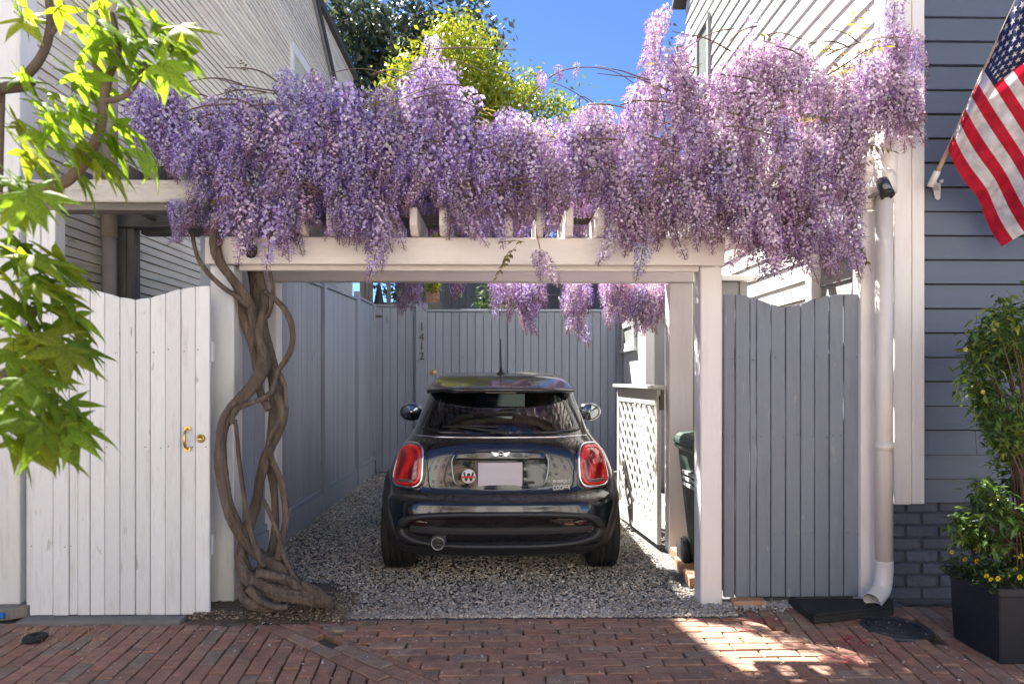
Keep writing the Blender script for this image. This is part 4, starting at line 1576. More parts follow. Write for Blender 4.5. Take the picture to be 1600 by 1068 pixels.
g.add(vs, fs, 0, True)
body = obj('body', g, [M_CAR, M_TRIM], car)
# wheel wells cut into the body
AXLES = (0.585, 3.08)
TR = .302
tmp = []
for ya in AXLES:
    for s in (-1, 1):
        h = G().lathe([(.345, 0), (.345, .5)], CP(.56 if s > 0 else -1.06, ya, TR), 'x', 40, 1, True)
        o = obj('well', h, [M_CAR, M_TRIM], None)
        tmp.append(o)
        md = body.modifiers.new('well', 'BOOLEAN')
        md.object = o
        md.operation = 'DIFFERENCE'
        md.solver = 'EXACT'
bpy.context.view_layer.update()
dg = bpy.context.evaluated_depsgraph_get()
nm = bpy.data.meshes.new_from_object(body.evaluated_get(dg))
body.modifiers.clear()
body.data = nm
for o in tmp:
    bpy.data.objects.remove(o)
# open the window areas of the shell
bm = bmesh.new()
bm.from_mesh(nm)
kill = []
for f in bm.faces:
    c = f.calc_center_median()
    if 1.0 < c.z < 1.255:
        t = (c.z - 1.0) / .26
        if c.y < .75 and abs(c.x) < .50 - .07 * t and abs(f.normal.y) > .35 and c.y < 1.0:
            kill.append(f)
        elif abs(f.normal.x) > .6 and (.95 - .0 * t) < c.y < 2.35 - .35 * t:
            kill.append(f)
        elif c.y > 1.9 and abs(c.x) < .52 - .06 * t and f.normal.y > .15:
            kill.append(f)
bmesh.ops.delete(bm, geom=kill, context='FACES')
bm.to_mesh(nm)
bm.free()


def rpatch(outline, rings, n=48, name='part', m=None, parent=car, smooth=True, cap=True, label=None):
    """Patch on the tail of the car. outline(a) -> (x, z) about its centre; rings: (scale, height)."""
    g = G()
    vs, fs = [], []
    cx, cz = outline(None)
    for s, h in rings:
        for k in range(n):
            dx, dz = outline(2 * math.pi * k / n)
            x, z = cx + dx * s, cz + dz * s
            e = .004
            nx = (yrear(x + e, z) - yrear(x - e, z)) / (2 * e)
            nz = (yrear(x, z + e) - yrear(x, z - e)) / (2 * e)
            nv = Vector((nx, -1, nz)).normalized()
            vs.append(CP(x, yrear(x, z), z) + nv * h)
    for i in range(len(rings) - 1):
        for k in range(n):
            k2 = (k + 1) % n
            fs.append((i * n + k, (i + 1) * n + k, (i + 1) * n + k2, i * n + k2))
    if cap:
        fs.append(tuple((len(rings) - 1) * n + k for k in range(n)))
    g.add(vs, fs, 0, smooth)
    return obj(name, g, m, parent, label=label)


def cpx(u, v, yl):
    """(x, z) on the car for a photograph pixel at depth CY + yl."""
    p = at(u, v, CY + yl)
    return p.x - CX, p.z


def rrect(cx, cz, hw, hh, n=4.0, taper=0.0, skew=0.0):
    def f(a):
        if a is None:
            return cx, cz
        c, s = math.cos(a), math.sin(a)
        x = hw * math.copysign(abs(c) ** (2 / n), c)
        z = hh * math.copysign(abs(s) ** (2 / n), s)
        return x * (1 + taper * z / hh) + skew * z, z
    return f


def smat(name, col, rough, emis=0):
    return mat(name, col, rough, .05, 10)


# rear screen, with black border, and the line of bright trim under it
zt, zb = 1.262, .975
# whole rear screen as glass with a black border ring
def screen(a):
    if a is None:
        return 0.0, 1.12
    c, s = math.cos(a), math.sin(a)
    n = 9.0
    x = math.copysign(abs(c) ** (2 / n), c)
    z = math.copysign(abs(s) ** (2 / n), s)
    hw = .527 - .062 * z - .012 * z * z
    return hw * x, .139 * z + .004


rpatch(screen, [(1.0, .004), (.99, .007), (.90, .006), (.88, .004)], 96, 'screen_border', M_GLOSSB, cap=False)
g = G()
NXg, NZg = 26, 10
vs = []
for j in range(NZg + 1):
    z = .99 + (1.255 - .99) * j / NZg
    for i in range(NXg + 1):
        x = (-.5 + i / NXg) * 2 * (.50 - .058 * (j / NZg))
        vs.append(CP(x, yrear(x, z) - .003, z))
g.add(vs, [(j * (NXg + 1) + i, j * (NXg + 1) + i + 1, (j + 1) * (NXg + 1) + i + 1, (j + 1) * (NXg + 1) + i) for j in range(NZg) for i in range(NXg)], 0, True)
obj('rear_screen', g, M_GLASS, car)
# side windows and windscreen
for s in (-1, 1):
    g = G()
    vs = []
    for j in range(7):
        z = .985 + .275 * j / 6
        for i in range(21):
            y = .80 + (2.46 - .30 * (j / 6) - .80) * i / 20
            vs.append(CP(s * (fW(z) + .003), y, z))
    fs = [(j * 21 + i, j * 21 + i + 1, (j + 1) * 21 + i + 1, (j + 1) * 21 + i) for j in range(6) for i in range(20)]
    g.add(vs, fs if s < 0 else [f[::-1] for f in fs], 0, True)
    obj('side_window', g, M_GLASS, car)
    g = G()
    for y in (1.42,):
        g.beam(CP(s * (fW(.98) + .005), y, .98), CP(s * (fW(1.26) + .005), y, 1.26), .012, .10, up=Vector((s, 0, 0)))
    obj('door_pillar', g, M_GLOSSB, car)
    g = G()
    g.tube([CP(s * (fW(.975) + .004), y, .975) for y in (.62, 1.0, 1.4, 1.8, 2.2, 2.6)], .009, 8, sub=2)
    obj('waist_trim', g, M_CHROME, car)
g = G()
vs = []
for j in range(8):
    z = 1.0 + .26 * j / 7
    for i in range(15):
        x = (-.5 + i / 14) * 2 * (fW(z) - .05)
        w = fW(z)
        D = fD(z) * 1.1
        y = fF(z) - D * (1 - (1 - min(abs(x) / w, .999) ** PEXP) ** (1 / PEXP)) + .003
        vs.append(CP(x, y, z))
g.add(vs, [(j * 15 + i, (j + 1) * 15 + i, (j + 1) * 15 + i + 1, j * 15 + i + 1) for j in range(7) for i in range(14)], 0, True)
obj('windscreen', g, M_GLASS, car)
g = G()
g.tube([CP(x, yrear(x, .962) - .004, .962) for x in np.linspace(-.60, .60, 25)], .0065, 8, sub=1)
obj('hatch_trim', g, M_CHROME, car)
# interior
g = G()
g.box(CX - .6, CX + .6, CY + .35, CY + 2.9, .25, .62)
g.obox(CP(0, .95, .78), (1.1, .14, .40), Euler((.2, 0, 0)).to_matrix())
g.box(CX - .58, CX + .58, CY + 2.35, CY + 2.75, .7, .96)
obj('interior', g, M_SEAT, car)
for s in (-1, 1):
    g = G()
    g.obox(CP(s * .33, 1.55, .85), (.46, .14, .52), Euler((.22, 0, 0)).to_matrix())
    g.obox(CP(s * .33, 1.42, 1.17), (.25, .09, .17), Euler((.15, 0, 0)).to_matrix())
    obj('seat', g, M_SEAT, car, bevel=.03)
    g = G()
    g.obox(CP(s * .30, .86, 1.03), (.22, .08, .12), Euler((.15, 0, 0)).to_matrix())
    obj('headrest', g, M_SEAT, car, bevel=.02)

# roof spoiler
def zroof(x, y):
    z = 1.408
    while z > 1.1:
        if fW(z) > abs(x) and yrear(x, z) <= y:
            return z
        z -= .0015
    return z


g = G()
vs = []
NXs = 40
prof = [(.70, 1.379, 1), (.60, 1.371, 1), (.50, 1.358, 1), (.41, 1.340, 1), (.335, 1.318, 1), (.285, 1.298, 1), (.262, 1.284, 1), (.262, 1.272, 1), (.285, 1.262, 1), (.40, 1.262, 1), (.47, 1.268, 1)]
for i in range(NXs + 1):
    t = -1 + 2 * i / NXs
    x = .522 * math.copysign(1 - (1 - abs(t)) ** 1.25, t)
    r = abs(x) / .53
    yb = .62 + .16 * r ** 3
    yl, zl = .262 + .215 * r ** 3.0, 1.290 - .010 * r ** 2.5
    zb_ = zroof(x, yb) + .003
    sl_ = (zroof(x, yb + .06) + .003 - zb_) / .06
    for y in (yb + .30, yb + .2, yb + .1):
        vs.append(CP(x, y, zroof(x, y) + .003))
    for q in range(9):
        t2 = q / 8
        L_ = yb - yl
        m0, m1 = -sl_ * L_, -.30 * L_
        h = (2 * t2 ** 3 - 3 * t2 * t2 + 1) * zb_ + (t2 ** 3 - 2 * t2 * t2 + t2) * m0 + (3 * t2 * t2 - 2 * t2 ** 3) * zl + (t2 ** 3 - t2 * t2) * m1
        vs.append(CP(x, yb - L_ * t2, h))
    for dy, dz in ((-.008, -.008), (-.008, -.018), (.004, -.027), (.05, -.031), (.16, -.028), (.24, -.022)):
        vs.append(CP(x, yl + dy, zl + dz))
n = len(vs) // (NXs + 1)
fs = [(i * n + k, i * n + k + 1, (i + 1) * n + k + 1, (i + 1) * n + k) for i in range(NXs) for k in range(n - 1)]
g.add(vs, [f[::-1] for f in fs], 0, True)
obj('roof_spoiler', g, M_CAR, car)
g = G()
g.obox(CP(0, .335, 1.2585), (.21, .025, .008))
obj('brake_lamp', g, mat('lamp_grey', (.25, .2, .2), .3), car, bevel=.002)
# aerial
za = 1.388
g = G()
g.lathe([(.034, 0), (.03, .014), (.014, .026), (.010, .05)], CP(0.002, .83, za - .004), 'z', 16)
g.tube([CP(.002, .83, za + .04), CP(.0, .81, za + .13), CP(-.001, .79, za + .265)], [.0075, .006, .004], 8)
obj('aerial', g, M_BLACKP, car)

# tail lamps
M_LENS = None


def lensmat():
    m, n, L = nt_new('red_lens')
    out = n.new('ShaderNodeOutputMaterial')
    p = n.new('ShaderNodeBsdfPrincipled')
    p.inputs['Roughness'].default_value = .08
    p.inputs['Coat Weight'].default_value = 1
    p.inputs['Coat Roughness'].default_value = .01
    tc = n.new('ShaderNodeTexCoord')
    wv = n.new('ShaderNodeTexWave')
    wv.inputs['Scale'].default_value = 3.2
    wv.inputs['Distortion'].default_value = 9
    wv.inputs['Detail'].default_value = 1
    L.new(tc.outputs['Object'], wv.inputs['Vector'])
    cr = n.new('ShaderNodeValToRGB')
    cr.color_ramp.elements[0].color = (.16, .004, .006, 1)
    cr.color_ramp.elements[1].color = (.62, .02, .015, 1)
    cr.color_ramp.elements[0].position = .2
    L.new(wv.outputs['Fac'], cr.inputs[0])
    L.new(cr.outputs[0], p.inputs['Base Color'])
    L.new(p.outputs[0], out.inputs[0])
    return m


M_LENS = lensmat()
M_LENS2 = mat('bright_red_lens', (.70, .02, .015), .1, .05, coat=1.0)
for s in (-1, 1):
    cx, cz = s * .607, .767

    def lamp(a, s=s, cx=cx, cz=cz):
        if a is None:
            return cx, cz
        c, q = math.cos(a), math.sin(a)
        n = 3.6
        x = .102 * math.copysign(abs(c) ** (2 / n), c)
        z = .150 * math.copysign(abs(q) ** (2 / n), q)
        return x * (1 - .16 * z / .150) - s * .020 * z / .150, z

    lo = rpatch(lamp, [(1.0, 0.0), (.985, .020), (.93, .030), (.87, .026), (.86, .018)], 56, 'lamp_surround', M_CHROME, cap=False)
    ln = rpatch(lamp, [(.88, .018), (.84, .030), (.6, .037), (.3, .040), (.0001, .0405)], 56, 'tail_lamp', M_LENS, cap=False)

    def lamp_in(a, s=s, cx=cx, cz=cz):
        if a is None:
            return cx, cz - .0
        return lamp(a)
    rpatch(lamp_in, [(.86, .026), (.80, .0335), (.72, .0365), (.70, .034)], 56, 'light_guide', M_LENS2, parent=ln, cap=False)
    rpatch(rrect(cx + s * .012, cz - .098, .058, .013, 4), [(1.0, .026), (.9, .040), (.5, .0415), (.001, .0415)], 32, 'reversing_lamp', mat('reverse_lens', (.12, .07, .07), .15, coat=.6), parent=ln, cap=False)

# number plate recess, handle, plate, sticker, badge, lettering
rx, rz = cpx(781.5, 734, .13)
hw, hh = .322, .127


def recess(a):
    if a is None:
        return rx, rz
    c, q = math.cos(a), math.sin(a)
    n = 4.2
    x = hw * math.copysign(abs(c) ** (2 / n), c)
    z = hh * math.copysign(abs(q) ** (2 / n), q)
    return x * (1 + .05 * z / hh - .02), z


rpatch(recess, [(1.02, 0), (1.01, .009), (.985, .010), (.975, .004)], 64, 'recess_rim', mat('dark_chrome', (.25, .25, .26), .15, metal=1.0), cap=False)
rpatch(recess, [(.976, .003), (.6, .0035), (.001, .004)], 64, 'plate_recess', M_GLOSSB, cap=False)
hx, hz = cpx(781.5, 712, .13)
rpatch(rrect(hx, hz, .300, .030, 6), [(1.0, .0), (.99, .020), (.96, .026), (.5, .028), (.0005, .028)], 64, 'hatch_handle', M_CAR, cap=False)


def rear_frame(x, z, h):
    e = .01
    nx = (yrear(x + e, z) - yrear(x - e, z)) / (2 * e)
    nz = (yrear(x, z + e) - yrear(x, z - e)) / (2 * e)
    nv = Vector((nx, -1, nz)).normalized()
    return CP(x, yrear(x, z), z) + nv * h, nv


px_, pz_ = cpx(781.5, 742, .12)
pc, pn = rear_frame(px_, pz_, .010)
g = G().obox(pc, (.292, .006, .172))
pl = obj('number_plate', g, mat('plate_grey', (.50, .46, .50), .35, .10, 3), car, bevel=.004)
g = G().obox(pc + Vector((0, .004, 0)), (.306, .004, .186))
obj('plate_frame', g, M_BLACKP, car, bevel=.003)
lx, lz = cpx(828, 753, .12)
lp_, _n = rear_frame(lx, lz, .008)
obj('lock_pad', G().obox(lp_, (.060, .008, .018)), M_TRIM, car, bevel=.004)
# round sticker: white disc, black W, red band
sx, sz = cpx(732.5, 743, .13)
sc3, sn = rear_frame(sx, sz, .008)
st = obj('sticker', G().lathe([(0, -.0015), (.0465, -.0015), (.0465, .001)], sc3, 'y', 36), mat('sticker_white', (.75, .75, .74), .4, .02), car)
g = G()
yy = sc3.y - .0035


def stroke(x0, z0, x1, z1, w):
    a, b = Vector((x0, z0)), Vector((x1, z1))
    g.add([(sc3.x + q[0], yy, sc3.z + q[1]) for q in ((x0 - w, z0), (x0 + w, z0), (x1 + w, z1), (x1 - w, z1))], [(0, 1, 2, 3) if z0 < z1 else (3, 2, 1, 0)])


for x0, z0, x1, z1 in ((-.030, .027, -.016, -.030), (-.016, -.030, -.001, .022), (.001, .022, .016, -.030), (.016, -.030, .030, .027)):
    stroke(x0, z0, x1, z1, .006)
    yy -= .0002
obj('sticker_letter', g, mat('sticker_black', (.01, .01, .012), .4), st)
g = G().box(sc3.x - .044, sc3.x + .044, sc3.y - .0062, sc3.y - .005, sc3.z - .010, sc3.z + .002)
obj('sticker_band', g, mat('sticker_red', (.55, .02, .03), .4), st)
bx_, bz_ = cpx(782.5, 711.5, .1)
bc, bnn = rear_frame(bx_, bz_, .034)
g = G().lathe([(.017, .0), (.017, -.006), (.021, -.007), (.0225, -.003), (.0225, .002)], bc, 'y', 28)
for s in (-1, 1):
    for k, (z0, ln_) in enumerate(((.012, .042), (.004, .036), (-.004, .029), (-.011, .021))):
        g.prism([(bc.x + s * .0215, bc.y - .003, bc.z + z0 * .7 + .0022), (bc.x + s * .0215, bc.y - .003, bc.z + z0 * .7 - .0022), (bc.x + s * (.0215 + ln_ - .004), bc.y - .003, bc.z + z0 - .002), (bc.x + s * (.0215 + ln_), bc.y - .003, bc.z + z0 + .0025)], (0, .004, 0))
bd = obj('wing_badge', g, M_CHROME, car)
obj('badge_disc', G().lathe([(0, -.003), (.0172, -.003)], bc, 'y', 24), M_GLOSSB, bd)
me = text_mesh('MINI', .0155, .0008, M_CHROME, 'badge_letters')
inst('badge_letters', me, bd, bc + Vector((0, -.0045, 0)), (math.pi / 2, 0, 0))
M_LET = mat('letter_silver', (.75, .76, .78), .35, .02, metal=.25)
me1 = text_mesh('PASSPORT', .0265, .0012, M_LET, 'letters')
me2 = text_mesh('COOPER', .0430, .0015, M_LET, 'letters', shear=.12)
for me, u, v, sc_x in ((me1, 876.5, 751, 1.0), (me2, 876, 759.5, .86)):
    lx, lz = cpx(u, v + (.8 if me is me2 else -.6), .16)
    lc, ln2 = rear_frame(lx, lz, .0035)
    yaw = math.atan2(ln2.x, -ln2.y)
    inst('letters', me, car, lc, (math.pi / 2, 0, yaw), (sc_x * (.98 if me is me1 else .82), 1, 1))
# rear wiper
wz = 1.0
g = G()
w0 = CP(.03, yrear(.03, .995) - .028, .992)
g.lathe([(.024, 0), (.022, -.02), (0, -.024)], CP(.03, yrear(.03, .995) - .008, .99), 'y', 16)
g.tube([w0, CP(-.12, yrear(.12, 1.02) - .032, 1.015), CP(-.28, yrear(.28, 1.035) - .026, 1.03)], [.010, .008, .006], 8)
g.tube([CP(-.40, yrear(.40, 1.03) - .012, 1.028), CP(-.2, yrear(.2, 1.03) - .014, 1.035), CP(-.02, yrear(.02, 1.03) - .012, 1.03)], .006, 6)
obj('rear_wiper', g, M_BLACKP, car)
# hatch shut line (dark rubber seam)
g = G()
seam = [(-.52, .93), (-.50, .86), (-.485, .74), (-.475, .66), (-.44, .628), (-.3, .615), (0, .61), (.3, .615), (.44, .628), (.475, .66), (.485, .74), (.50, .86), (.52, .93)]
g.tube([CP(x, yrear(x, z) - .0005, z) for x, z in seam], .0035, 6, sub=5)
obj('hatch_seam', g, M_RUBBER, car)

# lower bumper: frame of satin plastic, mesh inset, bar, exhaust
cxb, czb = cpx(787, 830, .0)
czb = .398


def bframe(a):
    if a is None:
        return 0.0, .385
    c, q = math.cos(a), math.sin(a)
    n = 3.4
    x = .672 * math.copysign(abs(c) ** (2 / n), c)
    z = .118 * math.copysign(abs(q) ** (2 / n), q)
    return x * (1 - .04 * z / .118), z


def band(z0, z1, x0, h, name, m, hmid=None, nx=44):
    """A horizontal moulding that follows the tail between two heights."""
    g = G()
    vs, fs = [], []
    prof = [(z0, 0.0), (z0, h), ((z0 + z1) / 2, hmid or h), (z1, h), (z1, 0.0)]
    for i in range(nx + 1):
        x = -x0 + 2 * x0 * i / nx
        for z, hh_ in prof:
            p, nv = rear_frame(x, z, hh_)
            vs.append(p)
    n = len(prof)
    for i in range(nx):
        for k in range(n - 1):
            fs.append((i * n + k, (i + 1) * n + k, (i + 1) * n + k + 1, i * n + k + 1))
    fs.append(tuple(range(n)))
    fs.append(tuple(nx * n + k for k in range(n - 1, -1, -1)))
    g.add(vs, fs, 0, False)
    return obj(name, g, m, car)


g = G()
vs, fs = [], []
n = 72
RG = [(1.0, 0, 0), (1.0, 0, .022), (.985, .004, .034), (.945, .028, .034), (.935, .032, .020), (.93, .034, -.004)]
for sx_, dz_, h in RG:
    for k in range(n):
        a = 2 * math.pi * k / n
        x, z = bframe(a)
        x *= sx_
        z = .385 + math.copysign(max(abs(z) - dz_, .0), z)
        p, nv = rear_frame(x, z, h)
        vs.append(p)
for i in range(len(RG) - 1):
    for k in range(n):
        k2 = (k + 1) % n
        fs.append((i * n + k, (i + 1) * n + k, (i + 1) * n + k2, i * n + k2))
g.add(vs, fs, 0, True)
obj('bumper_frame', g, M_TRIM, car)
rpatch(lambda a: ((0.0, .385) if a is None else (bframe(a)[0] * .94, bframe(a)[1] * .73)), [(1.0, .003), (.6, .003), (.001, .003)], 72, 'bumper_inset', M_GLOSSB, cap=False)
band(.365, .402, .585, .020, 'bumper_bar', M_TRIM)
band(.215, .262, .64, .010, 'valance', M_TRIM)
for s in (-1, 1):
    rpatch(rrect(s * .52, .425, .05, .020, 3), [(1.0, .003), (.9, .016), (.5, .018), (.001, .018)], 28, 'rear_reflector', mat('reflector', (.03, .008, .008), .15, coat=.5), cap=False)
exx, exz = cpx(684, 849, -.01)
exx = exx
g = G().lathe([(.036, .14), (.036, -.05), (.0405, -.058), (.043, -.05), (.043, .14)], CP(exx, .045, exz), 'y', 28)
obj('exhaust_tip', g, mat('dull_chrome', (.42, .42, .43), .28, .05, metal=1.0), car)
obj('exhaust_core', G().lathe([(0, .02), (.036, .02)], CP(exx, .045, exz), 'y', 24), M_RUBBER, car)
obj('exhaust_shroud', G().lathe([(.05, .10), (.055, -.012), (.048, -.02)], CP(exx, .045, exz), 'y', 28), M_TRIM, car)
# wheel arch cladding, wheels
for wi, ya in enumerate(AXLES):
    for s in (-1, 1):
        g = G()
        vs, fs = [], []
        n = 30
        a0, a1 = math.radians(-18), math.radians(198)
        for i in range(n + 1):
            a = a0 + (a1 - a0) * i / n
            for r, o in ((.338, -.03), (.336, .012), (.350, .019), (.392, .016), (.408, .004), (.410, -.02)):
                y, z = ya + r * math.cos(a), TR + r * math.sin(a)
                z = max(z, .17)
                wl = fW(min(max(z, .2), .75))
                yy_ = y
                # follow the rounded tail
                if wi == 0 and y < fR(z) + fD(z):
                    q = (1 - (y - fR(z)) / fD(z))
                    q = min(max(q, 0), .98)
                    wl = wl * (1 - q ** PEXP) ** (1 / PEXP)
                vs.append(CP(s * (wl + o), yy_, z))
        for i in range(n):
            for k in range(5):
                fs.append((i * 6 + k, i * 6 + k + 1, (i + 1) * 6 + k + 1, (i + 1) * 6 + k))
        g.add(vs, fs if s > 0 else [f[::-1] for f in fs], 0, True)
        obj('arch_trim', g, M_TRIM, car)
        cw = CP(s * .722, ya, TR)
        wh = bpy.data.objects.new('wheel', None)
        COL.objects.link(wh)
        wh.parent = car
        wh.location = cw - Vector((CX, CY, 0))
        prof = [(.215, -.095), (.25, -.1), (.275, -.1), (.292, -.092), (.301, -.075)]
        for q in (-.045, -.005, .035):
            prof += [(.302, q - .018), (.302, q), (.294, q + .002), (.294, q + .010), (.302, q + .012)]
        prof += [(.301, .075), (.292, .092), (.275, .1), (.25, .1), (.215, .095)]
        obj('tyre', G().lathe(prof, cw, 'x', 44), M_RUBBER, wh)
        g = G().lathe([(.215, -.09), (.20, -.08), (.20, .08), (.215, .09)], cw, 'x', 36)
        for k in range(8):
            a = k * math.pi / 4
            g.beam(cw + Vector((s * .07, 0, 0)), cw + Vector((s * .075, .205 * math.cos(a), .205 * math.sin(a))), .04, .02, up=Vector((1, 0, 0)))
        g.lathe([(0, s * .085), (.05, s * .08), (.05, s * .05)], cw, 'x', 20)
        obj('rim', g, mat('alloy', (.12, .12, .13), .3, metal=.8), wh)
# sills, mirrors
for s in (-1, 1):
    obj('sill_trim', G().box(CX + s * .80 - .03, CX + s * .80 + .03, CY + .95, CY + 2.72, .17, .30), M_TRIM, car, bevel=.01)
    m0 = CP(s * .855, 2.2, 1.035)
    g = G()
    h = G().lathe([(0, -.055), (.05, -.053), (.078, -.045), (.092, -.028), (.096, 0), (.09, .04), (.07, .08), (.035, .105), (0, .112)], (0, 0, 0), 'y', 28)
    g.add([m0 + Vector((v[0] * 1.12, v[1], v[2] * .86)) for v in h.v], h.f, 0, True)
    mi = obj('mirror', g, M_CAR, car)
    h = G().lathe([(.097, -.004), (.1005, 0), (.097, .004)], (0, 0, 0), 'y', 32)
    g = G().add([m0 + Vector((v[0] * 1.12, v[1] - .012, v[2] * .86)) for v in h.v], h.f, 0, True)
    obj('mirror_ring', g, M_CHROME, mi)
    h = G().lathe([(0, -.0605), (.072, -.0585)], (0, 0, 0), 'y', 28)
    g = G().add([m0 + Vector((v[0] * 1.12, v[1], v[2] * .86)) for v in h.v], h.f, 0, True)
    obj('mirror_glass', g, mat('mirror_silver', (.34, .37, .40), .02, .0, metal=1.0), mi)
    obj('mirror_stalk', G().beam(m0 + Vector((-s * .05, .03, -.06)), CP(s * .66, 2.26, .945), .07, .03), M_CAR, mi)
# ------------------------------------------------------------------ wisteria
M_RAC = leafmat('wisteria_petal', 0.34, 0.55, None, 0.26, 0.2)
M_WLEAF = leafmat('wisteria_leaf', 0.45, 0.5, (0.26, 0.22, 0.045), 0.3)


def raceme_arrays(rs, L, W_, nf, pal):
    """Hanging flower spike: banner and keel petals round a drooping stalk."""
    V, T, C = [], [], []
    bend = rs.normal(0, .05, 2)

    def axis(t):
        return np.array([bend[0] * t * t * L * 2, bend[1] * t * t * L * 2, -t * L])
    nst = 6
    for i in range(nst):
        a, b = axis(i / nst), axis((i + 1) / nst)
        o = len(V)
        r = .0022
        V += [a + [r, 0, 0], a + [-r, r, 0], a + [-r, -r, 0], b + [r, 0, 0], b + [-r, r, 0], b + [-r, -r, 0]]
        T += [(o, o + 1, o + 4), (o, o + 4, o + 3), (o + 1, o + 2, o + 5), (o + 1, o + 5, o + 4), (o + 2, o, o + 3), (o + 2, o + 3, o + 5)]
        C += [(.17, .12, .10)] * 6
    ga = rs.uniform(0, 6)
    for i in range(nf):
        t = (i + .5) / nf
        t = t ** .92
        ga += 2.39996 + rs.normal(0, .25)
        env = min(1, (t / .10) ** .6) * (1 - t) ** .72 * 1.18
        rr = W_ * (0.25 + .80 * env) * rs.uniform(.75, 1.12)
        rad = np.array([math.cos(ga), math.sin(ga), 0])
        tan = np.array([-math.sin(ga), math.cos(ga), 0])
        p = axis(t) + rad * rr + np.array([0, 0, rs.uniform(-.004, .012)])
        s = .0138 * (1.15 - .5 * t) * rs.uniform(.8, 1.2)
        bud = t > .86
        if bud:
            s *= .62
            rr *= .7
        up = np.array([0, 0, 1.0]) * rs.uniform(.75, 1.15) + rad * rs.uniform(-.25, .35)
        tw = tan * math.cos(rs.normal(0, .45)) + rad * rs.normal(0, .35)
        m = rs.uniform(.78, 1.2)
        cb = np.array(pal[0]) * m
        ck = np.array(pal[1]) * rs.uniform(.8, 1.25)
        if rs.random() < .22:
            cb = np.array((.80, .71, .77)) * m
        if rs.random() < .12 + .5 * max(t - .7, 0):
            cb = np.array((.42, .25, .50)) * m
        if bud:
            cb = np.array((.38, .23, .32)) * m
            ck = np.array((.30, .20, .20)) * m
        o = len(V)
        V += [p - up * s * .55, p + tw * s * .85 + up * s * .25 - rad * s * .25, p + up * s * 1.05 - rad * s * .15, p - tw * s * .85 + up * s * .25 - rad * s * .25]
        T += [(o, o + 1, o + 2), (o, o + 2, o + 3)]
        C += [cb, cb * .93]
        if True:
            o = len(V)
            q = p - up * s * .35
            V += [q, q + rad * s * .95 + tan * s * .38 - up * s * .15, q + rad * s * 1.15 - up * s * .55, q + rad * s * .75 - tan * s * .38 - up * s * .2]
            T += [(o, o + 1, o + 2), (o, o + 2, o + 3)]
            C += [ck, ck * 1.1]
        if i % 3 == 0:
            a = axis(t * .97)
            o = len(V)
            V += [a + [0, 0, .0012], a - [0, 0, .0012], p]
            T += [(o, o + 1, o + 2)]
            C += [(.30, .20, .24)]
    return np.array(V), np.array(T), np.array(C)


NVAR = 20
RAC = []
for k in range(NVAR):
    rs = np.random.default_rng(100 + k)
    RAC.append(raceme_arrays(rs, rs.uniform(.27, .38), rs.uniform(.050, .068), int(rs.uniform(140, 190)), ((.55, .45, .73), (.26, .135, .49)) if k < 10 else ((.70, .545, .655), (.36, .185, .41))))  # violet set coloured as in shade, pink set as in sun
RAC_ME = [np_mesh('raceme', v, t, c, M_RAC) for v, t, c in RAC]

TOP = [(213, 165), (222, 135), (240, 128), (300, 142), (350, 150), (385, 125), (400, 112), (440, 110), (480, 120), (520, 112), (560, 130), (600, 112), (640, 118), (655, 85), (680, 62), (700, 95), (730, 138), (755, 165), (800, 180), (850, 188), (893, 196), (910, 162), (935, 158), (965, 172), (1000, 135), (1016, 60), (1030, 12), (1050, 5), (1070, 40), (1085, 98), (1110, 112), (1140, 60), (1160, 25), (1190, 20), (1230, 35), (1260, 45), (1290, 60), (1310, 78), (1340, 70), (1362, 5), (1390, -25), (1412, 20), (1432, 60)]
BOT = [(213, 185), (225, 250), (260, 275), (290, 292), (320, 310), (345, 330), (358, 395), (375, 385), (400, 395), (440, 412), (465, 385), (500, 365), (540, 380), (580, 400), (605, 420), (622, 390), (640, 342), (690, 332), (712, 388), (728, 385), (740, 350), (770, 372), (800, 362), (825, 345), (840, 390), (855, 400), (866, 338), (930, 332), (955, 365), (972, 415), (1000, 400), (1050, 382), (1085, 400), (1100, 385), (1130, 400), (1160, 422), (1190, 435), (1215, 425), (1245, 448), (1280, 435), (1320, 432), (1342, 430), (1344, 350), (1349, 262), (1380, 222), (1412, 235), (1432, 200)]


def interp(tab, u):
    return float(np.interp(u, [a for a, _ in tab], [b for _, b in tab]))


rr = random.Random(21)
wist = thing('wisteria', 'old twisted wisteria with lilac flower clusters covering the pergola', 'wisteria', (-1.25, 4.05, 0))
places = []      # (world attach point, length scale, rotation)


def lit_gap(p):
    gx, gy = p.x + .45 * p.z, p.y - .57 * p.z
    return p.y > 4.16 and .97 < gx < 1.55 and 3.14 < gy < 3.84 and gx < 1.12 + (3.84 - gy) * .95


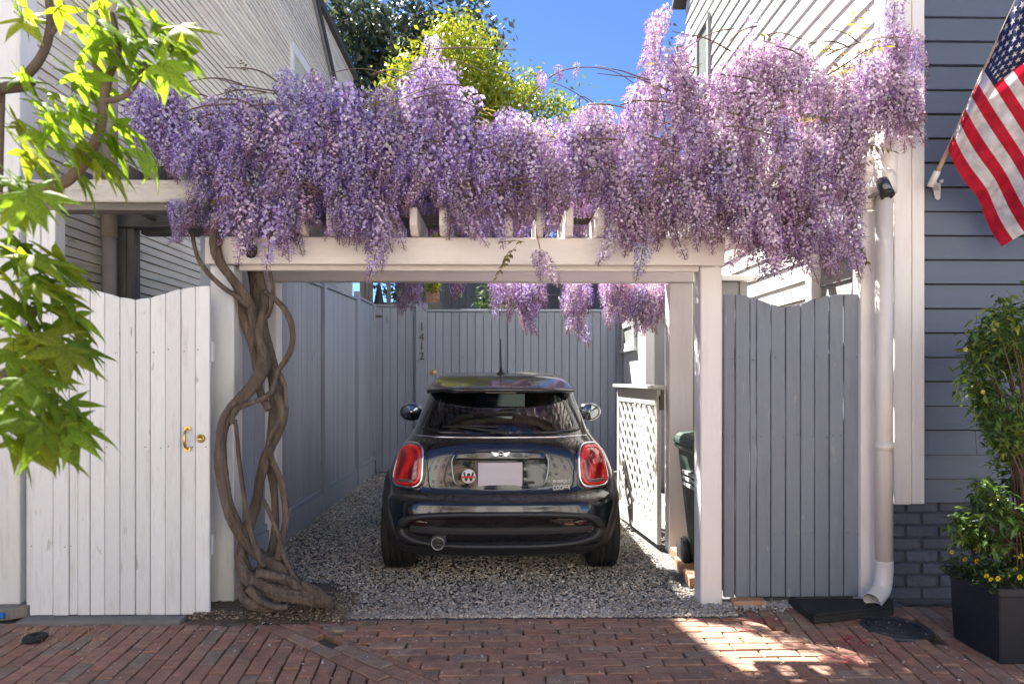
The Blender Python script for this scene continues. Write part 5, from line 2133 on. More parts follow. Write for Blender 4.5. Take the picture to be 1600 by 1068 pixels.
tries = 0
while len(places) < 1060 and tries < 60000:
    tries += 1
    u = rr.uniform(213, 1432) if rr.random() < .93 else rr.uniform(1070, 1345)
    t_, b_ = interp(TOP, u), interp(BOT, u)
    k = rr.random()
    sc = rr.uniform(.62, 1.05)
    Lp = sc * 88
    lo, hi = t_ + Lp * .75, b_
    if hi < lo:
        hi = lo + 1
    v = lo + (hi - lo) * (k ** .85)
    if v - Lp < t_ - 6:
        continue
    hang = v > 322
    d = rr.random()
    if hang:
        Y = rr.uniform(3.80, 3.985)
        if u > 1130:
            Y = rr.uniform(3.72, 4.02)
    else:
        Y = 3.76 + 1.15 * d ** 3.0 + max(0, (300 - v)) / 300 * .12
    # thin top shoots stay loose
    near_top = (v - Lp - t_) < 45
    if near_top and rr.random() < (.7 if u > 1080 else .5):
        continue
    if u > 1346 and v > 255:
        continue
    if 1008 < u < 1072 and v < 150 and rr.random() < .6:
        continue
    if u > 1150 and v < 250 and rr.random() < .12:
        continue
    if 213 < u < 330 and rr.random() < .35:
        continue
    if 625 < u < 715 and v > 330 and rr.random() < .6:
        continue
    if 860 < u < 950 and v > 318 and rr.random() < .8:
        continue
    if 1195 < u < 1345 and 330 < v < 400 and Y < 4.1 and rr.random() < .25:
        continue
    p = at(u, v - Lp, Y)
    if p.z < 2.28 and 4.0 <= Y < 4.25 and p.x < 1.36:
        continue
    if lit_gap(p):
        continue
    places.append((p, sc, rr.uniform(0, 6.28), v))
# small clump left of the post, clusters hanging behind the inner beam, arching shoots
extra = []
for _ in range(16):
    u, v = rr.uniform(266, 312), rr.uniform(312, 335)
    extra.append((at(u, v, rr.uniform(3.86, 3.98)), rr.uniform(.32, .5), rr.uniform(0, 6.28), 0))
for _ in range(4):
    extra.append((at(rr.uniform(268, 282), rr.uniform(338, 352), 3.92), rr.uniform(.35, .42), rr.uniform(0, 6.28), 0))
for (ua, ub, vt, n_) in ((612, 658, 500, 20), (700, 712, 482, 3), (716, 728, 478, 3), (765, 790, 508, 7), (790, 848, 530, 26), (886, 918, 548, 22), (938, 978, 532, 18), (980, 1042, 545, 36)):
    for _ in range(n_):
        sc = rr.uniform(.75, 1.1)
        Y = rr.uniform(5.52, 5.95)
        edge = abs((2 * rr.random() - 1))
        u = rr.uniform(ua + 5, ub - 5)
        c = 1 - abs((u - (ua + ub) / 2) / ((ub - ua) / 2)) * .45
        vt2 = 428 + (vt - 428) * c * rr.uniform(.35, 1.0) ** .7
        p = at(u, vt2, Y)
        extra.append((Vector((p.x, p.y, p.z + .33 * sc)), sc, rr.uniform(0, 6.28), 0))
for u, v, s in ((388, 402, .95), (425, 412, 1.0), (448, 408, .9), (564, 396, .9), (598, 428, 1.0), (612, 415, .85), (716, 398, .95), (724, 385, .8), (770, 380, .9), (845, 473, .85), (843, 445, .6), (968, 428, 1.0), (985, 410, .9), (1006, 438, .8), (1052, 395, .9), (1088, 408, .9), (1162, 432, .9), (1206, 432, .85), (1246, 455, 1.0), (1300, 440, .9), (1326, 430, .95)):
    extra.append((at(u, v - 88 * s, rr.uniform(3.78, 3.9)), s, rr.uniform(0, 6.28), 0))
for u, v, s in ((846, 112, .38), (848, 118, .34), (872, 104, .3), (902, 99, .26), (872, 110, .24), (1008, 115, .5), (1018, 30, .75), (1024, 60, .8), (1020, 85, .7), (1030, 20, .8), (1040, 10, .7), (1420, 55, .7), (1426, 70, .7), (1418, 150, .8), (1424, 160, .75), (1414, 170, .8)):
    extra.append((at(u, v, 3.95 + rr.uniform(-.05, .1)), s, rr.uniform(0, 6.28), 0))
for k_ in range(560):
    p = Vector((rr.uniform(-1.6, 1.35), rr.uniform(4.4, 5.45), rr.uniform(2.58, 2.9))) if k_ < 300 else Vector((rr.uniform(-1.75, 1.45), rr.uniform(5.36, 5.52), rr.uniform(2.62, 3.0)))
    s_ = rr.uniform(.6, .95)
    if not lit_gap(p) and not lit_gap(p - Vector((0, 0, .3 * s_))) and p.z - .33 * s_ > 2.28:
        extra.append((p, s_, rr.uniform(0, 6.28), 0))
places = extra + places
# the nearest 285 are parts of their own, the rest one joined part
order = sorted(range(len(places)), key=lambda i: places[i][0].y + (0 if places[i][1] > .5 else .3))
parts = set(order[:285])
BV, BT, BC = [], [], []
off = 0
for i, (p, sc, rot, v) in enumerate(places):
    k = rr.randrange(10) + (10 if rr.random() < max(.12, min(.9, .45 + p.x * .42)) else 0)  # sunlit pink set picked more often towards the right
    wsc = sc * rr.uniform(.92, 1.12) if sc > .5 else sc * 1.25
    tilt = (rr.gauss(0, .2), rr.gauss(0, .2))
    if i in parts:
        inst('raceme', RAC_ME[k], wist, p, (tilt[0], tilt[1], rot), (wsc, wsc, sc))
    else:
        V, T, C = RAC[k]
        M3 = np.array(Euler((tilt[0], tilt[1], rot)).to_matrix())
        BV.append((V * [wsc, wsc, sc]) @ M3.T + np.array(p - wloc(wist)))
        BT.append(T + off)
        BC.append(C * rr.uniform(.74, 1.26) * np.array([rr.uniform(.9, 1.1), 1, rr.uniform(.92, 1.06)]))
        off += len(V)
stuff(link('racemes', np_mesh('racemes', np.concatenate(BV), np.concatenate(BT), np.concatenate(BC), M_RAC), wist))

# twisted trunk: traced strand by strand, each at its own depth
def strand(pts, name='stem', lump=.10, n=12, m=M_BARK, sub=6):
    g = G()
    kr = .69 if name == 'trunk' else (.66 if name == 'root' else .9)
    g.tube([at(u, v, y) for u, v, y, r in pts], [r * kr for *_, r in pts], n + 4 if lump else n, sub=sub, lump=lump * 1.5)
    return obj(name, g, m, wist)


strand([(398, 405, 4.30, .070), (400, 440, 4.28, .066), (402, 480, 4.25, .058), (408, 520, 4.18, .058), (413, 560, 4.08, .055), (404, 590, 3.99, .052), (384, 615, 3.93, .052), (362, 640, 3.90, .049), (349, 665, 3.89, .046), (345, 700, 3.88, .043), (347, 740, 3.88, .046), (355, 785, 3.89, .047), (368, 820, 3.91, .046), (388, 850, 3.95, .046), (412, 872, 3.97, .05), (440, 890, 3.96, .055), (462, 915, 3.93, .058)], 'trunk', n=24)
strand([(404, 440, 4.20, .050), (408, 500, 4.22, .052), (416, 545, 4.20, .052), (426, 585, 4.12, .052), (436, 625, 4.04, .050), (441, 650, 4.02, .046), (432, 680, 4.03, .042), (417, 710, 4.06, .040), (407, 745, 4.08, .040), (401, 785, 4.09, .040), (390, 820, 4.07, .042), (381, 850, 4.02, .046), (378, 880, 3.96, .050), (392, 905, 3.91, .054), (425, 922, 3.88, .058), (460, 930, 3.87, .060), (495, 938, 3.87, .052), (518, 943, 3.88, .034)], 'trunk', n=24)
strand([(420, 545, 4.16, .034), (428, 610, 4.18, .036), (424, 670, 4.17, .036), (420, 710, 4.15, .034), (427, 755, 4.14, .032), (430, 800, 4.13, .030), (428, 840, 4.10, .032), (420, 870, 4.06, .036), (400, 895, 4.00, .04), (380, 915, 3.94, .046), (385, 938, 3.88, .046), (412, 946, 3.86, .045), (440, 944, 3.86, .036)], 'trunk', n=24)
strand([(354, 349, 4.00, .020), (343, 352, 3.99, .026), (335, 368, 3.99, .030), (338, 392, 3.98, .030), (350, 418, 3.99, .028), (368, 442, 4.02, .028), (386, 468, 4.06, .032), (396, 500, 4.12, .034), (404, 540, 4.14, .036)], 'stem')
strand([(354, 349, 4.00, .018), (347, 368, 4.01, .014), (342, 385, 4.0, .014)], 'stem', .05, 8)
strand([(301, 365, 3.96, .012), (304, 385, 3.96, .013), (312, 408, 3.96, .014), (328, 430, 3.96, .015), (350, 450, 3.98, .016), (372, 464, 4.02, .017), (388, 478, 4.06, .02)], 'stem', .06, 8)
strand([(412, 455, 4.16, .016), (430, 468, 4.1, .018), (446, 485, 4.06, .020), (456, 510, 4.04, .020), (456, 540, 4.03, .019), (446, 562, 4.03, .018), (434, 580, 4.04, .018), (425, 610, 3.99, .018), (410, 622, 3.95, .017), (390, 630, 3.90, .017), (368, 640, 3.86, .018), (362, 662, 3.85, .012)], 'stem', .06, 9)
strand([(434, 578, 4.06, .014), (444, 600, 4.05, .016), (447, 622, 4.04, .015), (443, 645, 4.02, .016), (430, 668, 3.99, .018), (420, 690, 4.0, .02), (424, 715, 4.05, .02), (437, 745, 4.08, .021), (444, 775, 4.08, .021), (446, 810, 4.06, .022), (440, 845, 4.02, .025), (436, 875, 3.97, .03)], 'stem', .07, 9)
strand([(367, 655, 3.90, .011), (371, 690, 3.90, .013), (375, 730, 3.90, .013), (381, 775, 3.90, .014), (389, 820, 3.90, .016), (400, 855, 3.90, .018), (412, 885, 3.90, .02)], 'stem', .05, 8)
strand([(412, 780, 4.02, .012), (424, 808, 4.0, .014), (436, 838, 3.97, .015), (446, 872, 3.94, .016), (458, 898, 3.90, .018), (472, 920, 3.88, .02)], 'stem', .05, 8)
strand([(399, 415, 4.2, .035), (414, 470, 4.17, .03), (404, 520, 4.10, .028), (414, 560, 4.06, .026), (404, 600, 4.02, .024), (420, 640, 3.985, .022)], 'stem', .08, 9)
strand([(372, 470, 4.15, .03), (386, 510, 4.16, .038), (398, 545, 4.15, .038), (404, 580, 4.14, .034)], 'stem', .08, 9)
strand([(418, 398, 4.13, .012), (422, 425, 4.13, .012), (426, 450, 4.13, .012), (424, 478, 4.1, .012), (418, 495, 4.14, .014)], 'stem', .05, 8)
strand([(401, 895, 3.86, .035), (430, 900, 3.85, .04), (455, 908, 3.85, .04), (470, 920, 3.85, .02)], 'root', .14, 10)
strand([(388, 918, 3.83, .035), (410, 940, 3.82, .036), (436, 948, 3.82, .032), (450, 947, 3.83, .022)], 'root', .12, 10)
strand([(470, 912, 3.90, .040), (495, 925, 3.88, .046), (512, 938, 3.86, .044), (520, 948, 3.85, .030)], 'root', .16, 10)
strand([(425, 880, 4.05, .045), (450, 902, 4.0, .05), (485, 925, 3.95, .05), (505, 940, 3.93, .04)], 'root', .15, 10)
# leaves coloured dark to make shade, deep in the canopy between the flower clusters
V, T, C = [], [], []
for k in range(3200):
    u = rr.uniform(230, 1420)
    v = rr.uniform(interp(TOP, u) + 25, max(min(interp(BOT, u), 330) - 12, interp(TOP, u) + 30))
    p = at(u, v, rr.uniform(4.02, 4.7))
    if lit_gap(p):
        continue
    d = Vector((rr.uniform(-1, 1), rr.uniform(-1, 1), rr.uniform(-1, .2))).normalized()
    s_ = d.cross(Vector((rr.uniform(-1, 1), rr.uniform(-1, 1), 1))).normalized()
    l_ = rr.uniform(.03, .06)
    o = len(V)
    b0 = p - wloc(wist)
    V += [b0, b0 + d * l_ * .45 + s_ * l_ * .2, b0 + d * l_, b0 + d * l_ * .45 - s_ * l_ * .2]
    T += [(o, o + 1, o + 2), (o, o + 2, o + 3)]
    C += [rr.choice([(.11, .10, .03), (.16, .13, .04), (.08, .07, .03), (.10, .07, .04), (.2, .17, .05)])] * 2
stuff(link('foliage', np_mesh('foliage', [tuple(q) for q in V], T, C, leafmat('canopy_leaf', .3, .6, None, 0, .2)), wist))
# woody stems running through the canopy
for pts in ([(400, 405, 4.25, .06), (430, 380, 4.3, .05), (500, 345, 4.4, .042), (600, 325, 4.5, .035), (720, 300, 4.55, .03), (850, 285, 4.6, .027), (980, 260, 4.6, .024), (1100, 265, 4.5, .02)],
            [(398, 410, 4.25, .045), (380, 380, 4.2, .04), (350, 335, 4.1, .03), (310, 310, 4.05, .02), (270, 290, 4.05, .015)],
            [(800, 320, 4.7, .03), (900, 345, 4.6, .026), (960, 330, 4.5, .022), (1080, 250, 4.3, .02), (1180, 185, 4.2, .016), (1270, 150, 4.1, .012)],
            [(1080, 250, 4.3, .026), (1110, 235, 4.2, .024), (1160, 270, 4.15, .02), (1200, 310, 4.1, .016), (1255, 360, 4.05, .013), (1330, 345, 4.0, .01)],
            [(640, 330, 4.4, .02), (645, 250, 4.3, .012), (650, 160, 4.2, .009), (672, 70, 4.2, .005)],
            [(1060, 260, 4.3, .02), (1062, 200, 4.2, .016), (1110, 150, 4.15, .012), (1175, 122, 4.1, .009)],
            [(1190, 200, 4.2, .014), (1192, 110, 4.15, .010), (1195, 55, 4.1, .006)],
            [(1330, 200, 4.15, .015), (1390, 120, 4.1, .012), (1412, 40, 4.1, .009), (1420, -40, 4.1, .007)]):
    strand(pts, 'stem', .06, 8)
for k_ in range(84):
    u = rr.uniform(260, 1380)
    t_ = interp(TOP, u)
    b_ = min(interp(BOT, u), 320)
    Y = rr.uniform(3.8, 4.2) if k_ < 40 else rr.uniform(3.72, 3.80)
    v = rr.uniform(t_ - 4, b_ - 20) if k_ % 3 else rr.uniform(t_ - 6, t_ + 40)
    q = [(u, v, Y, .0055)]
    du, dv = rr.choice([-1, 1]) * rr.uniform(14, 34), rr.uniform(-16, 4)
    for s in range(4):
        u += du
        v += dv
        dv += rr.uniform(-2, 9)
        q.append((u, v, Y + rr.uniform(-.08, .08), .0048 - .0009 * s))
    if max(a[0] for a in q) < 1425 and min(a[0] for a in q) > 225:
        strand(q, 'twig', 0, 5, M_TWIG, 3)
strand([(800, 195, 4.2, .006), (820, 160, 4.1, .005), (850, 128, 4.0, .0045), (880, 110, 4.0, .004), (920, 105, 4.0, .0035), (960, 112, 4.0, .003), (990, 130, 4.0, .0025)], 'twig', 0, 5, M_TWIG, 4)
strand([(836, 330, 4.1, .004), (838, 362, 3.93, .0035), (843, 385, 3.86, .003), (845, 402, 3.84, .003)], 'twig', 0, 5, M_TWIG, 4)
strand([(905, 165, 4.1, .005), (908, 150, 4.0, .004), (930, 162, 4.0, .003), (960, 185, 4.0, .003)], 'twig', 0, 5, M_TWIG, 4)


def leaf_spray(p, dirv, n, Ls, name='leaf_spray', m=M_WLEAF, droop=.5):
    """Feather leaf: leaflets in pairs along a drooping stalk."""
    g = G()
    d = Vector(dirv).normalized()
    side = d.cross(Vector((0, 0, 1))).normalized()
    pts = [Vector(p) + d * (k / n * Ls * n * .55) + Vector((0, 0, -droop * Ls * n * .28 * (k / n) ** 2)) for k in range(n + 1)]
    g.tube(pts, .0015, 4, sub=1)
    for k in range(1, n + 1):
        for s in ((-1, 1) if k < n else (0,)):
            q = pts[k]
            ld = (side * s + d * (.45 if s else 1) + Vector((0, 0, rr.uniform(-.7, .1)))).normalized()
            w = ld.cross(Vector((rr.uniform(-.4, .4), rr.uniform(-.4, .4), 1))).normalized() * Ls * .17
            l_ = Ls * rr.uniform(.8, 1.1)
            md = Vector((0, 0, -.06 * Ls))
            g.add([q, q + ld * l_ * .45 + w, q + ld * l_ + Vector((0, 0, -.12 * Ls)), q + ld * l_ * .45 - w, q + ld * l_ * .5 + md], [(0, 4, 1), (1, 4, 2), (0, 3, 4), (3, 2, 4)])
    return obj(name, g, m, wist)


for u, v, Y, dx, dz, s in ((1225, 190, 3.8, .8, .3, .05), (1250, 185, 3.78, .9, .1, .05), (1205, 195, 3.8, -.6, .2, .045), (1145, 200, 3.85, .2, .6, .05), (1150, 215, 3.8, -.5, -.4, .05), (1345, 65, 3.85, -.3, .5, .06), (1330, 80, 3.8, .8, .2, .055), (1315, 78, 3.85, -.7, 0, .05),
                          (800, 392, 3.84, -.6, -.8, .045), (806, 385, 3.85, -.4, -.5, .045), (820, 378, 3.85, -.9, .2, .04), (408, 270, 3.8, .6, .1, .05), (455, 280, 3.8, .7, .1, .045), (430, 262, 3.78, .4, .3, .045), (660, 245, 3.8, .3, .5, .05), (690, 285, 3.8, .6, .1, .05), (640, 300, 3.8, .4, .2, .05), (590, 145, 3.95, .5, .4, .04), (350, 150, 3.95, .5, .3, .04), (940, 250, 3.8, .2, -.2, .04), (390, 115, 3.95, -.3, .6, .035), (480, 150, 3.95, .6, .3, .04), (1390, 190, 3.85, .5, .2, .045), (1340, 380, 3.9, .3, -.8, .04), (1290, 118, 3.85, .5, .2, .05), (745, 190, 3.9, .4, .4, .045), (1210, 110, 3.9, .5, .5, .04)):
    leaf_spray(at(u, v, Y), (dx, -.35, dz), 5, s * 1.15)
for _ in range(48):
    u = rr.uniform(300, 1400)
    t_, b_ = interp(TOP, u), min(interp(BOT, u), 330)
    v = rr.uniform(t_ + 5, b_ - 10)
    leaf_spray(at(u, v, rr.uniform(3.74, 3.84)), (rr.uniform(-1, 1), -.4, rr.uniform(-.2, .5)), rr.choice([3, 4, 5]), rr.uniform(.03, .048))

# ------------------------------------------------------------------ street tree with star leaves at the left edge
M_STAR = leafmat('star_leaf', 0.52, 0.55, (0.20, 0.31, 0.035), 0.4, 0.10, (1.3, 1.25, .55))
M_STAR2 = leafmat('star_leaf_young', 0.55, 0.5, (0.30, 0.36, 0.045), 0.3, 0.12, (1.25, 1.2, .5))
tree = thing('street_tree', 'young street tree with star shaped green leaves reaching in at left', 'tree', (-2.05, .95, 0))


def star_mesh(seed):
    q = random.Random(seed)
    V, Fc = [], []
    lob = [(0, 1.0), (52, .92), (-52, .92), (112, .62), (-112, .62)]
    for a, l in lob:
        a += q.uniform(-6, 6)
        l *= q.uniform(.9, 1.08)
        ca, sa = math.sin(math.radians(a)), math.cos(math.radians(a))
        d = Vector((ca, sa, 0))
        n = Vector((-sa, ca, 0))
        dr = q.uniform(.08, .50)

        def P(t, w):
            z = -dr * (t * l) ** 2 - abs(w) * .28 + .03 * t
            return d * (t * l) + n * w + Vector((0, 0, z))
        o = len(V)
        ws = [(.0, .02), (.18, .13), (.36, .165), (.55, .14), (.74, .085), (.9, .035)]
        for t, w in ws:
            w *= l
            V += [P(t, -w), P(t, 0) + Vector((0, 0, .02)), P(t, w)]
        V.append(P(1.06, 0))
        for i in range(len(ws) - 1):
            b = o + i * 3
            Fc += [(b, b + 1, b + 4, b + 3), (b + 1, b + 2, b + 5, b + 4)]
        b = o + (len(ws) - 1) * 3
        Fc += [(b, b + 1, b + 3), (b + 1, b + 2, b + 3)]
    g = G()
    g.add(V, Fc, 0, True)
    g.tube([(0, .02, 0), (0, -.25, -.02), (.02, -.55, .03)], .012, 5, sub=2)
    return mesh_from(g, 'leaf', M_STAR if seed % 3 else M_STAR2)


STAR = [star_mesh(s) for s in range(9)]
g = G()
g.tube([(-2.05, .95, -.05), (-2.02, .97, .6), (-2.06, .98, 1.3), (-2.0, 1.0, 2.1), (-1.98, 1.02, 3.0), (-2.05, 1.05, 4.2)], [.085, .07, .062, .055, .045, .03], 14, lump=.05)
obj('trunk', g, M_TREEBARK, tree)


def branch(pts):
    g = G()
    g.tube([p if isinstance(p, Vector) else at(*p[:3]) for p, r in pts], [r for p, r in pts], 9, lump=.04)
    return obj('branch', g, M_TREEBARK, tree)


branch([(Vector((-2.0, 1.0, 1.85)), .026), (Vector((-1.5, 1.2, 1.83)), .017), ((0, 138, 1.5), .0125), ((40, 118, 1.5), .0105), ((66, 85, 1.5), .009), ((77, 50, 1.5), .0085), ((78, 15, 1.5), .0085), ((68, -40, 1.5), .007)])
branch([((70, 62, 1.5), .006), ((86, 45, 1.5), .0055), ((92, 20, 1.5), .005), ((88, -10, 1.5), .004)])
branch([(Vector((-2.02, 1.0, 1.45)), .024), (Vector((-1.4, 1.15, 1.52)), .017), ((30, 305, 1.35), .0125), ((95, 287, 1.35), .0115), ((130, 255, 1.35), .0105), ((155, 205, 1.35), .0095), ((163, 150, 1.35), .0085), ((172, 115, 1.35), .0075), ((185, 80, 1.35), .006), ((175, 20, 1.35), .005)])
branch([((163, 158, 1.35), .0065), ((195, 150, 1.35), .0055), ((215, 125, 1.35), .005), ((228, 100, 1.34), .004)])
branch([((162, 128, 1.35), .006), ((155, 112, 1.36), .005), ((145, 100, 1.36), .004)])
branch([(Vector((-2.03, .99, 1.1)), .022), (Vector((-1.45, 1.1, 1.18)), .015), ((-5, 590, 1.3), .011), ((20, 570, 1.3), .010), ((38, 540, 1.28), .008), ((48, 505, 1.28), .006), ((60, 470, 1.28), .005)])
branch([((10, 596, 1.3), .008), ((35, 595, 1.27), .007), ((50, 565, 1.25), .0055), ((58, 545, 1.24), .004)])
branch([((-5, 160, 1.5), .008), ((3, 130, 1.52), .006), ((2, 190, 1.5), .006), ((0, 300, 1.5), .005)])
rs = random.Random(5)
LEAVES = [(30, 20, 1.45), (100, 5, 1.35), (150, 35, 1.3), (200, 20, 1.3), (240, 30, 1.3), (275, 45, 1.25), (290, 70, 1.22), (250, 70, 1.3), (215, 70, 1.33), (170, 70, 1.3), (135, 75, 1.38), (130, 110, 1.35), (215, 110, 1.36), (185, 100, 1.3), (245, 110, 1.3), (150, 130, 1.4),
          (90, 150, 1.4), (60, 160, 1.4), (30, 120, 1.5), (120, 170, 1.36), (190, 190, 1.3), (215, 215, 1.26), (225, 240, 1.25), (175, 215, 1.3), (150, 240, 1.3), (120, 225, 1.3), (85, 190, 1.3), (60, 215, 1.3), (30, 200, 1.4), (110, 255, 1.36), (70, 250, 1.22), (40, 240, 1.15), (20, 275, 1.1), (50, 295, 1.05), (15, 320, 1.1), (165, 262, 1.4), (195, 60, 1.4), (160, 10, 1.4),
          (25, 400, 1.25), (60, 410, 1.25), (90, 405, 1.28), (15, 430, 1.3), (50, 440, 1.22), (85, 440, 1.25), (20, 470, 1.2), (60, 480, 1.25), (95, 470, 1.28), (110, 500, 1.28), (75, 510, 1.2), (30, 520, 1.2), (100, 535, 1.22), (60, 560, 1.18), (120, 545, 1.3), (20, 560, 1.2), (30, 600, 1.12), (70, 620, 1.12), (105, 625, 1.18), (20, 640, 1.08), (60, 655, 1.08), (95, 660, 1.14), (120, 650, 1.2), (35, 680, 1.05), (70, 695, 1.08), (10, 670, 1.05), (85, 590, 1.25), (45, 625, 1.2), (10, 500, 1.2), (45, 395, 1.3), (30, 380, 1.3)]
for (u, v, Y) in LEAVES:
    for rep in range(1 if rs.random() < .25 else (2 if rs.random() < .7 else 3)):
        p = at(u + rs.uniform(-10, 10), v + rs.uniform(-10, 10), Y + rs.uniform(-.05, .08))
        s = rs.uniform(.050, .094)
        yawz = rs.uniform(-2.6, -.5)          # mostly pointing to the right and outward
        pitch = rs.uniform(-1.05, -.25)
        roll = rs.uniform(-.6, .6)
        M = Euler((pitch, roll, yawz)).to_matrix()
        inst('leaf', STAR[rs.randrange(9)], tree, p, Euler((pitch, roll, yawz)), (s, s, s))

# ------------------------------------------------------------------ trees behind
M_CROWN = leafmat('crown_leaf', 0.3, 0.4, None, 0.0, 0.5)


def crown(name, parent, blobs, Y, dy, n, size, cols, seed, hollow=.35):
    q = np.random.default_rng(seed)
    sc = Y / F
    P, N_ = [], []
    w = np.array([b[2] * b[3] for b in blobs], float)
    w /= w.sum()
    ncl = n // 14
    cl = []
    for _ in range(ncl):
        b = blobs[q.choice(len(blobs), p=w)]
        d = q.normal(0, 1, 3)
        d /= np.linalg.norm(d)
        r = (hollow + (1 - hollow) * q.random()) ** .7
        c = at(b[0], b[1], Y)
        cl.append((c.x + d[0] * r * b[2] * sc, c.y + d[1] * r * dy, c.z + d[2] * r * b[3] * sc))
    cl = np.array(cl)
    idx = q.integers(0, ncl, n)
    pos = cl[idx] + q.normal(0, size * 2.1, (n, 3))
    a = q.normal(0, 1, (n, 3))
    a /= np.linalg.norm(a, axis=1)[:, None]
    b = np.cross(a, q.normal(0, 1, (n, 3)))
    b /= np.linalg.norm(b, axis=1)[:, None]
    s = size * q.uniform(.6, 1.25, (n, 1))
    V = np.stack([pos - a * s, pos + b * s * .48, pos + a * s, pos - b * s * .48], 1) - np.array(wloc(parent))
    T = np.array([(0, 1, 2), (0, 2, 3)])[None] + (np.arange(n) * 4)[:, None, None]
    cols = np.array(cols)
    C = cols[q.integers(0, len(cols), ncl)[idx]] * q.uniform(.7, 1.3, (n, 1))
    o = link(name, np_mesh(name, V.reshape(-1, 3), T.reshape(-1, 3), np.repeat(C, 2, 0), M_CROWN), parent)
    return o


bt = thing('evergreen_tree', 'large dark green tree with painted leaf glints behind the houses', 'tree', (-2.8, 21, 0))
obj('trunk', G().tube([(-2.8, 21, -.1), (-2.7, 21, 3), (-2.9, 21, 6), (-2.6, 21, 10)], [.32, .26, .2, .1], 12, lump=.06)
    .tube([(-2.85, 21, 5), (-3.8, 21, 7.5), (-4.6, 21, 10)], [.14, .1, .05], 9).tube([(-2.8, 21, 6), (-1.8, 21.2, 8), (-1.2, 21, 10.5)], [.14, .1, .05], 9), M_TREEBARK, bt)
crown('crown', bt, [(560, 95, 70, 100), (630, 75, 80, 70), (715, 75, 60, 65), (600, 190, 110, 90), (745, 140, 45, 70), (535, 30, 35, 45), (760, 90, 25, 40), (650, 130, 90, 80), (690, 200, 90, 70), (600, 320, 130, 100), (740, 340, 110, 90), (870, 350, 110, 80), (960, 380, 60, 60)], 21, 2.2, 30000, .12,
      [(.035, .055, .028), (.05, .07, .035), (.075, .095, .05), (.15, .16, .10), (.04, .055, .03), (.025, .04, .02)], 31)  # palest tone puts light reflected off the leaves into their colour
yt = thing('maple_tree', 'bright yellow green tree in new leaf behind the pergola', 'tree', (-.95, 17, 0))
obj('trunk', G().tube([(-.95, 17, -.1), (-.9, 17, 2.6), (-.7, 17, 5.2), (-.8, 17.1, 8.2)], [.14, .12, .09, .04], 12, lump=.06)
    .tube([(-.9, 17, 3.2), (.1, 17, 5.4), (1.1, 17, 7.2)], [.07, .05, .02], 8).tube([(-.8, 17, 4.4), (-1.7, 17, 6.5), (-2.1, 17, 8.2)], [.05, .04, .02], 8), M_TREEBARK, yt)
crown('crown', yt, [(690, 85, 40, 45), (720, 75, 40, 40), (750, 115, 42, 45), (790, 155, 45, 40), (845, 170, 45, 22), (885, 178, 22, 14), (640, 125, 34, 22), (615, 175, 22, 40), (690, 190, 70, 60), (830, 140, 22, 18), (640, 210, 60, 40), (740, 160, 55, 55), (700, 300, 90, 80), (840, 270, 70, 60), (620, 320, 60, 60)], 17, 1.6, 30000, .066,
      [(.36, .38, .02), (.42, .42, .025), (.27, .33, .03), (.20, .28, .03), (.46, .44, .03)], 32, .2)

# things glimpsed over the back fence
nb = thing('garden_building', 'dark blue boarded building beyond the back fence', 'building', (1.5, 14.5, 0))
for k in range(52):
    x = -2.2 + k * .15
    obj('board', G().box(x, x + .144, 14.5 + R.uniform(-.004, .004), 14.53, 0, 3.5), mat('garden_building_paint', (.075, .085, .105), .6, .1, 4, rnd=.15), nb)
obj('wall', G().box(-2.2, 5.6, 14.54, 17, 0, 3.5), MATS['garden_building_paint'], nb)
bp = thing('brick_pier', 'small brick pier with yellow plant above the back fence', 'pier', (at(676, 470, 11).x, 11, 0))
p = at(676.5, 456, 11)
M_PIERM = mat('pale_mortar', (.40, .34, .28), .9)
obj('core', G().box(p.x - .095, p.x + .095, 11.005, 11.2, 0, p.z - .01), M_PIERM, bp)
z = 1.6
r_ = 0
while z < p.z - .03:
    for q in ((-.105, -.003), (.003, .105)) if r_ % 2 else ((-.105, -.055), (-.049, .049), (.055, .105)):
        obj('brick', G().box(p.x + q[0], p.x + q[1], 10.99, 11.1, z, z + .052), M_BRICKO, bp, origin=(p.x, 11, z))
    z += .06
    r_ += 1
yp = thing('potted_plant', 'bright yellow leaved plant on the brick pier', 'plant', (p.x, 11.1, p.z))
obj('pot', G().lathe([(.05, 0), (.07, .08), (.075, .08), (.06, .075)], (p.x, 11.1, p.z - .008), 'z', 16), M_BRICKO, yp)
crown('foliage', yp, [(676, 447, 11, 14)], 11.05, .12, 420, .028, [(.55, .46, .02), (.45, .42, .03), (.12, .16, .03)], 33, .1)
wf_ = thing('screen_fence', 'grey weathered timber screen beyond the left end of the back fence', 'fence', (-2.1, 10.7, 0))
for u0, u1 in ((562, 570), (571, 575), (575.6, 582), (604, 610), (640, 650)):
    a, b = at(u0, 450, 10.7).x, at(u1, 450, 10.7).x
    obj('plank', G().box(a, b, 10.7 + R.uniform(-.02, .02), 10.76, 0, 3.2), M_GREYWOOD, wf_, bevel=.004, origin=(a, 10.7, 1.5))
obj('rail', G().box(at(540, 450, 10.8).x, at(690, 450, 10.8).x, 10.78, 10.83, 2.45, 2.55), M_GREYWOODH, wf_)
tg = thing('patio_umbrella', 'folded black patio umbrella seen above the back fence', 'umbrella', (at(592, 465, 10.3).x, 10.3, 0))
p = at(592, 452, 10.3)
obj('canopy', G().lathe([(.10, 1.5), (.12, 1.9), (.09, 2.4), (.03, p.z + .05), (0, p.z + .1)], (p.x, 10.3, 0), 'z', 12), M_BLACKP, tg)
obj('pole', G().lathe([(.02, 0), (.02, 1.5)], (p.x, 10.3, 0), 'z', 10), M_BLACKP, tg)
hd = thing('shrub', 'dark green garden shrub behind the back fence', 'shrub', (-.3, 11.5, 0))
